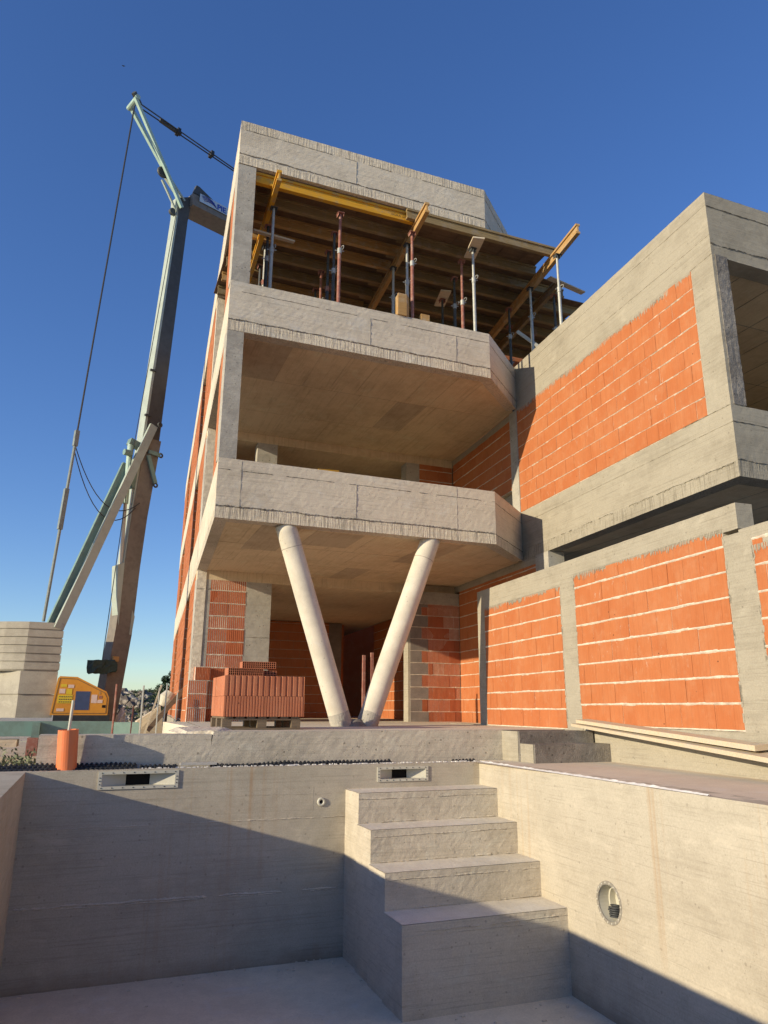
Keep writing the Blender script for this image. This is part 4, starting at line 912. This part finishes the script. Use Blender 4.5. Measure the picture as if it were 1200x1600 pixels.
# cabinet
cabt = bpy.data.objects.new('machine_cabinet', None); COL.objects.link(cabt); cabt.parent = cr; cabt.location = Vector((-.2, 18.2, .4))-Vector(cr.location)
ol = [(-.78, .42), (.40, .42), (.40, .80), (.335, .93), (.23, .98), (-.30, 1.24), (-.66, 1.25), (-.70, 1.2)]
b = MB(); b.extrude([(x, 17.98, z) for x, z in ol], (0, .8, 0)); b.build('housing', 'cab', cabt)
b = MB(); prev = None; oo = [(-.74, .46), (.36, .46), (.36, .79), (.30, .905), (.21, .945), (-.31, 1.195), (-.65, 1.205)]
for i in range(len(oo)): p, q = oo[i], oo[(i+1) % len(oo)]; b.bar((p[0], 17.978, p[1]), (q[0], 17.978, q[1]), .008, .008, (0, 1, 0))
b.build('panel_gap', 'dkst', cabt)
def pl(x0, x1, z0, z1, mat, nm, d=.006): b = MB(); b.box(x0, x1, 17.98-d, 17.979, z0, z1); b.build(nm, mat, cabt)
pl(-.30, .0, .53, .93, 'blue', 'control_panel'); pl(-.62, -.50, 1.02, 1.08, 'yels', 'sticker'); pl(-.47, -.35, 1.0, 1.07, 'pink', 'sticker'); pl(-.64, -.52, .88, .98, 'pink', 'sticker'); pl(-.50, -.38, .86, .98, 'yels', 'sticker'); pl(-.66, -.36, .67, .85, 'yels', 'sticker')
pl(-.66, -.51, .50, .56, 'pink', 'sticker'); pl(.03, .15, .68, .86, 'pink', 'sticker'); pl(.16, .27, .68, .75, 'pink', 'sticker'); pl(.19, .25, .78, .84, 'rust', 'sticker'); pl(.27, .345, .58, .64, 'dark', 'vent'); pl(.18, .21, .87, .93, 'orgw', 'sticker')
b = MB()
for i in range(6):
    for j in range(3): b.box(-.63+i*.045, -.605+i*.045, 17.970, 17.974, .69+j*.055, .71+j*.055)
b.build('sticker_print', 'dkst', cabt, kind='stuff')
# ballast: two big blocks and six slabs
A = [(-2.35, 18.9), (-1.47, 18.12), (-.72, 18.16), (-.92, 19.1), (-1.4, 19.5)]
def scaled(pts, f, cx=-1.3, cy=18.8): return [(cx+(x-cx)*f, cy+(y-cy)*f) for x, y in pts]
zz = .36
for i, (h, f, lab) in enumerate(((.5, .96, 'big ballast block at the bottom of the stack'), (.5, 1.0, 'big ballast block, second from the bottom of the stack'))):
    b = MB(.004, .2); b.prism(scaled(A, f), zz, zz+h-.008); o = b.build('ballast_block', 'ballast'); tag(o, lab+' on the crane base', 'ballast block', 'crane ballast'); zz += h
names = ('first', 'second', 'third', 'fourth', 'fifth', 'topmost')
for i in range(6):
    pts = []; a, c = Vector((-2.45-.01*i, 18.75)), Vector((-1.42, 18.10))
    left = [a.lerp(c, t) + Vector((-.05, -.09))*math.sin(t*math.pi) for t in (0, .2, .4, .6, .8, 1)]
    pts = [tuple(p) for p in left]+[(-.70, 18.14), (-.9, 19.1), (-1.4, 19.5), (-2.3, 19.3)]
    b = MB(.003, .3); h = .178
    n = len(pts); ins = scaled(pts, .965)
    b.prism(ins, zz, zz+.028); b.prism(pts, zz+.0285, zz+h-.002); o = b.build('ballast_slab', 'ballast'); tag(o, '%s of the six thin ballast slabs counted upwards' % names[i], 'ballast slab', 'crane ballast'); zz += h

# ------------------------------------------------------------------ background at the left
def hz(x, y):
    t = min(1, max(0, (y-34)/11)); side = min(1, max(0, (x+2)/3.5))
    return -.7+(1.95*t*t*(3-2*t)+.15*min(1, max(0, (x-3)/3)))*side+.22*noise.noise(Vector((x*.5, y*.4, 0)))+.12*noise.noise(Vector((x*1.6, y*1.6, 4)))
b = MB(); nx, ny = 80, 50
for j in range(ny+1):
    for i in range(nx+1):
        x = -12+i*40/nx; y = 36+j*34/ny; b.v.append((x, y, hz(x, y)))
for j in range(ny):
    for i in range(nx): k_ = j*(nx+1)+i; b.f.append((k_, k_+1, k_+nx+2, k_+nx+1))
b.build('hill', 'hill', kind='structure', smooth=True)
def rock(mb, c, r):
    o = len(mb.v); t_ = (1+5**.5)/2
    vs = [(-1, t_, 0), (1, t_, 0), (-1, -t_, 0), (1, -t_, 0), (0, -1, t_), (0, 1, t_), (0, -1, -t_), (0, 1, -t_), (t_, 0, -1), (t_, 0, 1), (-t_, 0, -1), (-t_, 0, 1)]
    fs = [(0, 11, 5), (0, 5, 1), (0, 1, 7), (0, 7, 10), (0, 10, 11), (1, 5, 9), (5, 11, 4), (11, 10, 2), (10, 7, 6), (7, 1, 8), (3, 9, 4), (3, 4, 2), (3, 2, 6), (3, 6, 8), (3, 8, 9), (4, 9, 5), (2, 4, 11), (6, 2, 10), (8, 6, 7), (9, 8, 1)]
    sx, sy, sz = [r*rnd.uniform(.35, .75) for _ in range(3)]; e = Matrix.Rotation(rnd.uniform(0, 6), 3, 'Z') @ Matrix.Rotation(rnd.uniform(0, 3), 3, 'X')
    for v in vs: q = e @ Vector((v[0]*sx*rnd.uniform(.8, 1.1), v[1]*sy, v[2]*sz)); mb.v.append((c[0]+q.x, c[1]+q.y, c[2]+q.z))
    mb.f += [tuple(o+i for i in f) for f in fs]
k = NT('rubble_pile_stone', .95, .1); f_ = k.noise(k.P, 2.3, 3); M['rubb2'] = k.out(k.mix(k.ramp(f_, .42, .6), (.13, .11, .095), (.45, .40, .33)), k.bump(k.noise(k.P, 12, 5), .6, .03))
b = MB()
for _ in range(1500):
    x = rnd.gauss(1.7, .9); y = rnd.uniform(35, 46)
    if noise.noise(Vector((x*1.2, y*.8, 2))) < -.15: continue
    rock(b, (x, y, hz(x, y)+.02), rnd.choice((.06, .09, .13, .18, .3)))
for _ in range(300):
    x = rnd.uniform(.5, 3.2); y = rnd.uniform(23, 34); rock(b, (x, y, hgt(x, y)+.03), rnd.choice((.05, .08, .14)))
for _ in range(14): x = rnd.uniform(.8, 2.6); b.bar((x, 45.5, hz(x, 45.5)+.02), (x+rnd.uniform(.3, .7), 45.6, hz(x, 45.5)+.1), .2, .12, (0, 1, 0))
tag(b.build('rubble', 'rubb2', kind='stuff'), 'heap of pale and dark broken stone behind the crane', 'rubble')
# scrub: leaf clumps
def foliage(mb, c, rx, ry, rz_, n, ls):
    for _ in range(n):
        while True:
            q = Vector((rnd.uniform(-1, 1), rnd.uniform(-1, 1), rnd.uniform(-1, 1)))
            if q.length < 1 and q.length > .25: break
        lump = 1+.35*noise.noise(q*2.5+Vector(c))
        p = Vector((c[0]+q.x*rx*lump, c[1]+q.y*ry*lump, c[2]+q.z*rz_*lump))
        a = Vector((rnd.uniform(-1, 1), rnd.uniform(-1, 1), rnd.uniform(-1, 1))).normalized()*ls; bb = a.orthogonal().normalized()*ls*.5
        mb.poly([p-a, p+bb, p+a, p-bb])
b = MB()
for _ in range(150):
    x = rnd.uniform(1.9, 7); y = rnd.uniform(36, 47)
    if x < 2.8 and rnd.random() < .5: continue
    foliage(b, (x, y, hz(x, y)+.12), .5, .5, .26+.12*rnd.random(), 130, .055)
for _ in range(30):
    x = rnd.uniform(.6, 3); y = rnd.uniform(34, 40); foliage(b, (x, y, hz(x, y)+.08), .4, .4, .2, 90, .05)
tag(b.build('scrub', 'leaf', kind='stuff'), 'grey green scrub covering the slope behind the crane', 'scrub')
TX, TY = 4.35, 43.0; z0 = hz(TX, TY)
t = thing('tree', 'dark round tree on the slope beside the left edge of the house', 'tree', (TX, TY, z0))
b = MB(.02); b.tube((TX, TY, z0-.3), (TX+.05, TY, z0+.6), .07, .05, seg=4); b.tube((TX+.05, TY, z0+.5), (TX-.35, TY, z0+.9), .035, .015); b.tube((TX+.05, TY, z0+.5), (TX+.4, TY+.1, z0+.9), .035, .015); b.build('trunk', 'bark', t)
b = MB()
for cx, cz, r_ in ((-.35, .75, .42), (0, 1.0, .5), (.4, .75, .5), (-.1, 1.25, .34), (-.75, .5, .34), (.6, 1.1, .4), (-.55, 1.0, .25)): foliage(b, (TX+cx, TY+rnd.uniform(-.2, .2), z0+cz), r_, r_, r_*.8, 420, .05)
b.build('crown', 'leafd', t)
# stakes, slanting boards, mixer drum
for i, (x, y, zt, r_, lab) in enumerate(((.43, 14.5, 1.0, .018, 'thin rusty stake in front of the amber cabinet edge'), (.90, 14.4, .98, .016, 'tall thin steel stake right of the crane mast'), (.74, 14.6, .62, .012, 'short thin stake just right of the cabinet'), (1.16, 14.2, .93, .012, 'steel stake with a slanting board beside it'), (1.30, 14.5, 1.02, .014, 'steel stake nearest the house corner'), (1.47, 14.2, .86, .012, 'steel stake right beside the house plinth'))):
    b = MB(); b.tube((x, y, -.6), (x+rnd.uniform(-.02, .03), y, zt), r_, n=6); tag(b.build('stake', 'rust' if i in (0, 2) else 'galv'), lab, 'stake')
b = MB(); b.bar((.98, 14.5, .1), (1.22, 14.5, 1.0), .03, .02, (0, 1, 0)); tag(b.build('slat', 'plank'), 'thin slanting batten between two steel stakes', 'slat')
b = MB(); b.bar((1.25, 17.5, .1), (2.1, 17.5, 1.15), .1, .06, (0, 1, 0)); tag(b.build('plank', 'pallet'), 'dark plank slanting up towards the house corner', 'plank')
b = MB(); b.hexa([(1.05, 20.5, -.3), (1.9, 20.5, -.3), (1.9, 21.5, -.3), (1.0, 21.5, -.3), (1.2, 20.6, .25), (1.75, 20.6, .65), (1.8, 21.4, .65), (1.2, 21.4, .25)]); tag(b.build('board_ramp', 'plank'), 'pale sloping board sheet behind the steel stakes', 'board')
t = thing('concrete_mixer', 'pale concrete mixer drum half hidden by the house corner', 'mixer', (1.95, 21, -.6))
b = MB(); b.tube((1.84, 21, .62), (1.96, 21, .82), .12, .24, n=20); b.tube((1.96, 21, .82), (2.05, 21, .98), .24, .17, n=20); b.build('drum', 'white', t, smooth=False)
b = MB(); b.bar((1.93, 21, -.6), (1.95, 21, .7), .06, .06, (0, 1, 0)); b.build('stand', 'dkst', t)
b = MB(.08, .12); b.hexa([(.42, 19.0, -.5), (.95, 19.0, -.5), (1.0, 19.5, -.5), (.4, 19.5, -.5), (.5, 19.1, .35), (.78, 19.1, .6), (.8, 19.4, .5), (.5, 19.4, .4)]); b.v = [jit(v, .09) for v in b.v]
tag(b.build('sheet_heap', 'foil'), 'crumpled pale sheeting heaped behind the teal frame end', 'sheeting')
# weeds in front of the crane base, left
for cx, cy, n, lab in ((-.62, 9.2, 420, 'low grey green weed clump beside the end of the terrace wall'), (-1.05, 9.5, 380, 'dusty weed clump at the left edge above the membrane')):
    b = MB()
    for _ in range(n):
        p = Vector((cx+rnd.gauss(0, .17), cy+rnd.gauss(0, .15), hgt(cx, cy)+abs(rnd.gauss(0, .09)))); a = Vector((rnd.uniform(-1, 1), rnd.uniform(-1, 1), rnd.uniform(.1, 1))).normalized()*.03; s_ = a.orthogonal().normalized()*.012; b.poly([p-a, p+s_, p+a, p-s_])
    tag(b.build('weed', 'weed', kind='stuff'), lab, 'weed')
b = MB(); p = Vector((-1.99, 39.95, 39.02)); b.v = [tuple(p+Vector(q)) for q in ((-.12, 0, .02), (0, -.05, 0), (.12, 0, .03), (0, .06, 0), (0, .01, .03), (0, .0, -.02), (-.01, .1, .01))]
b.f = [(0, 1, 4), (1, 2, 4), (2, 3, 4), (3, 0, 4), (1, 0, 5), (2, 1, 5), (3, 2, 5), (0, 3, 5), (3, 6, 4)]
ob = b.build('bird', 'black'); tag(ob, 'tiny dark bird high in the sky above the crane', 'bird')
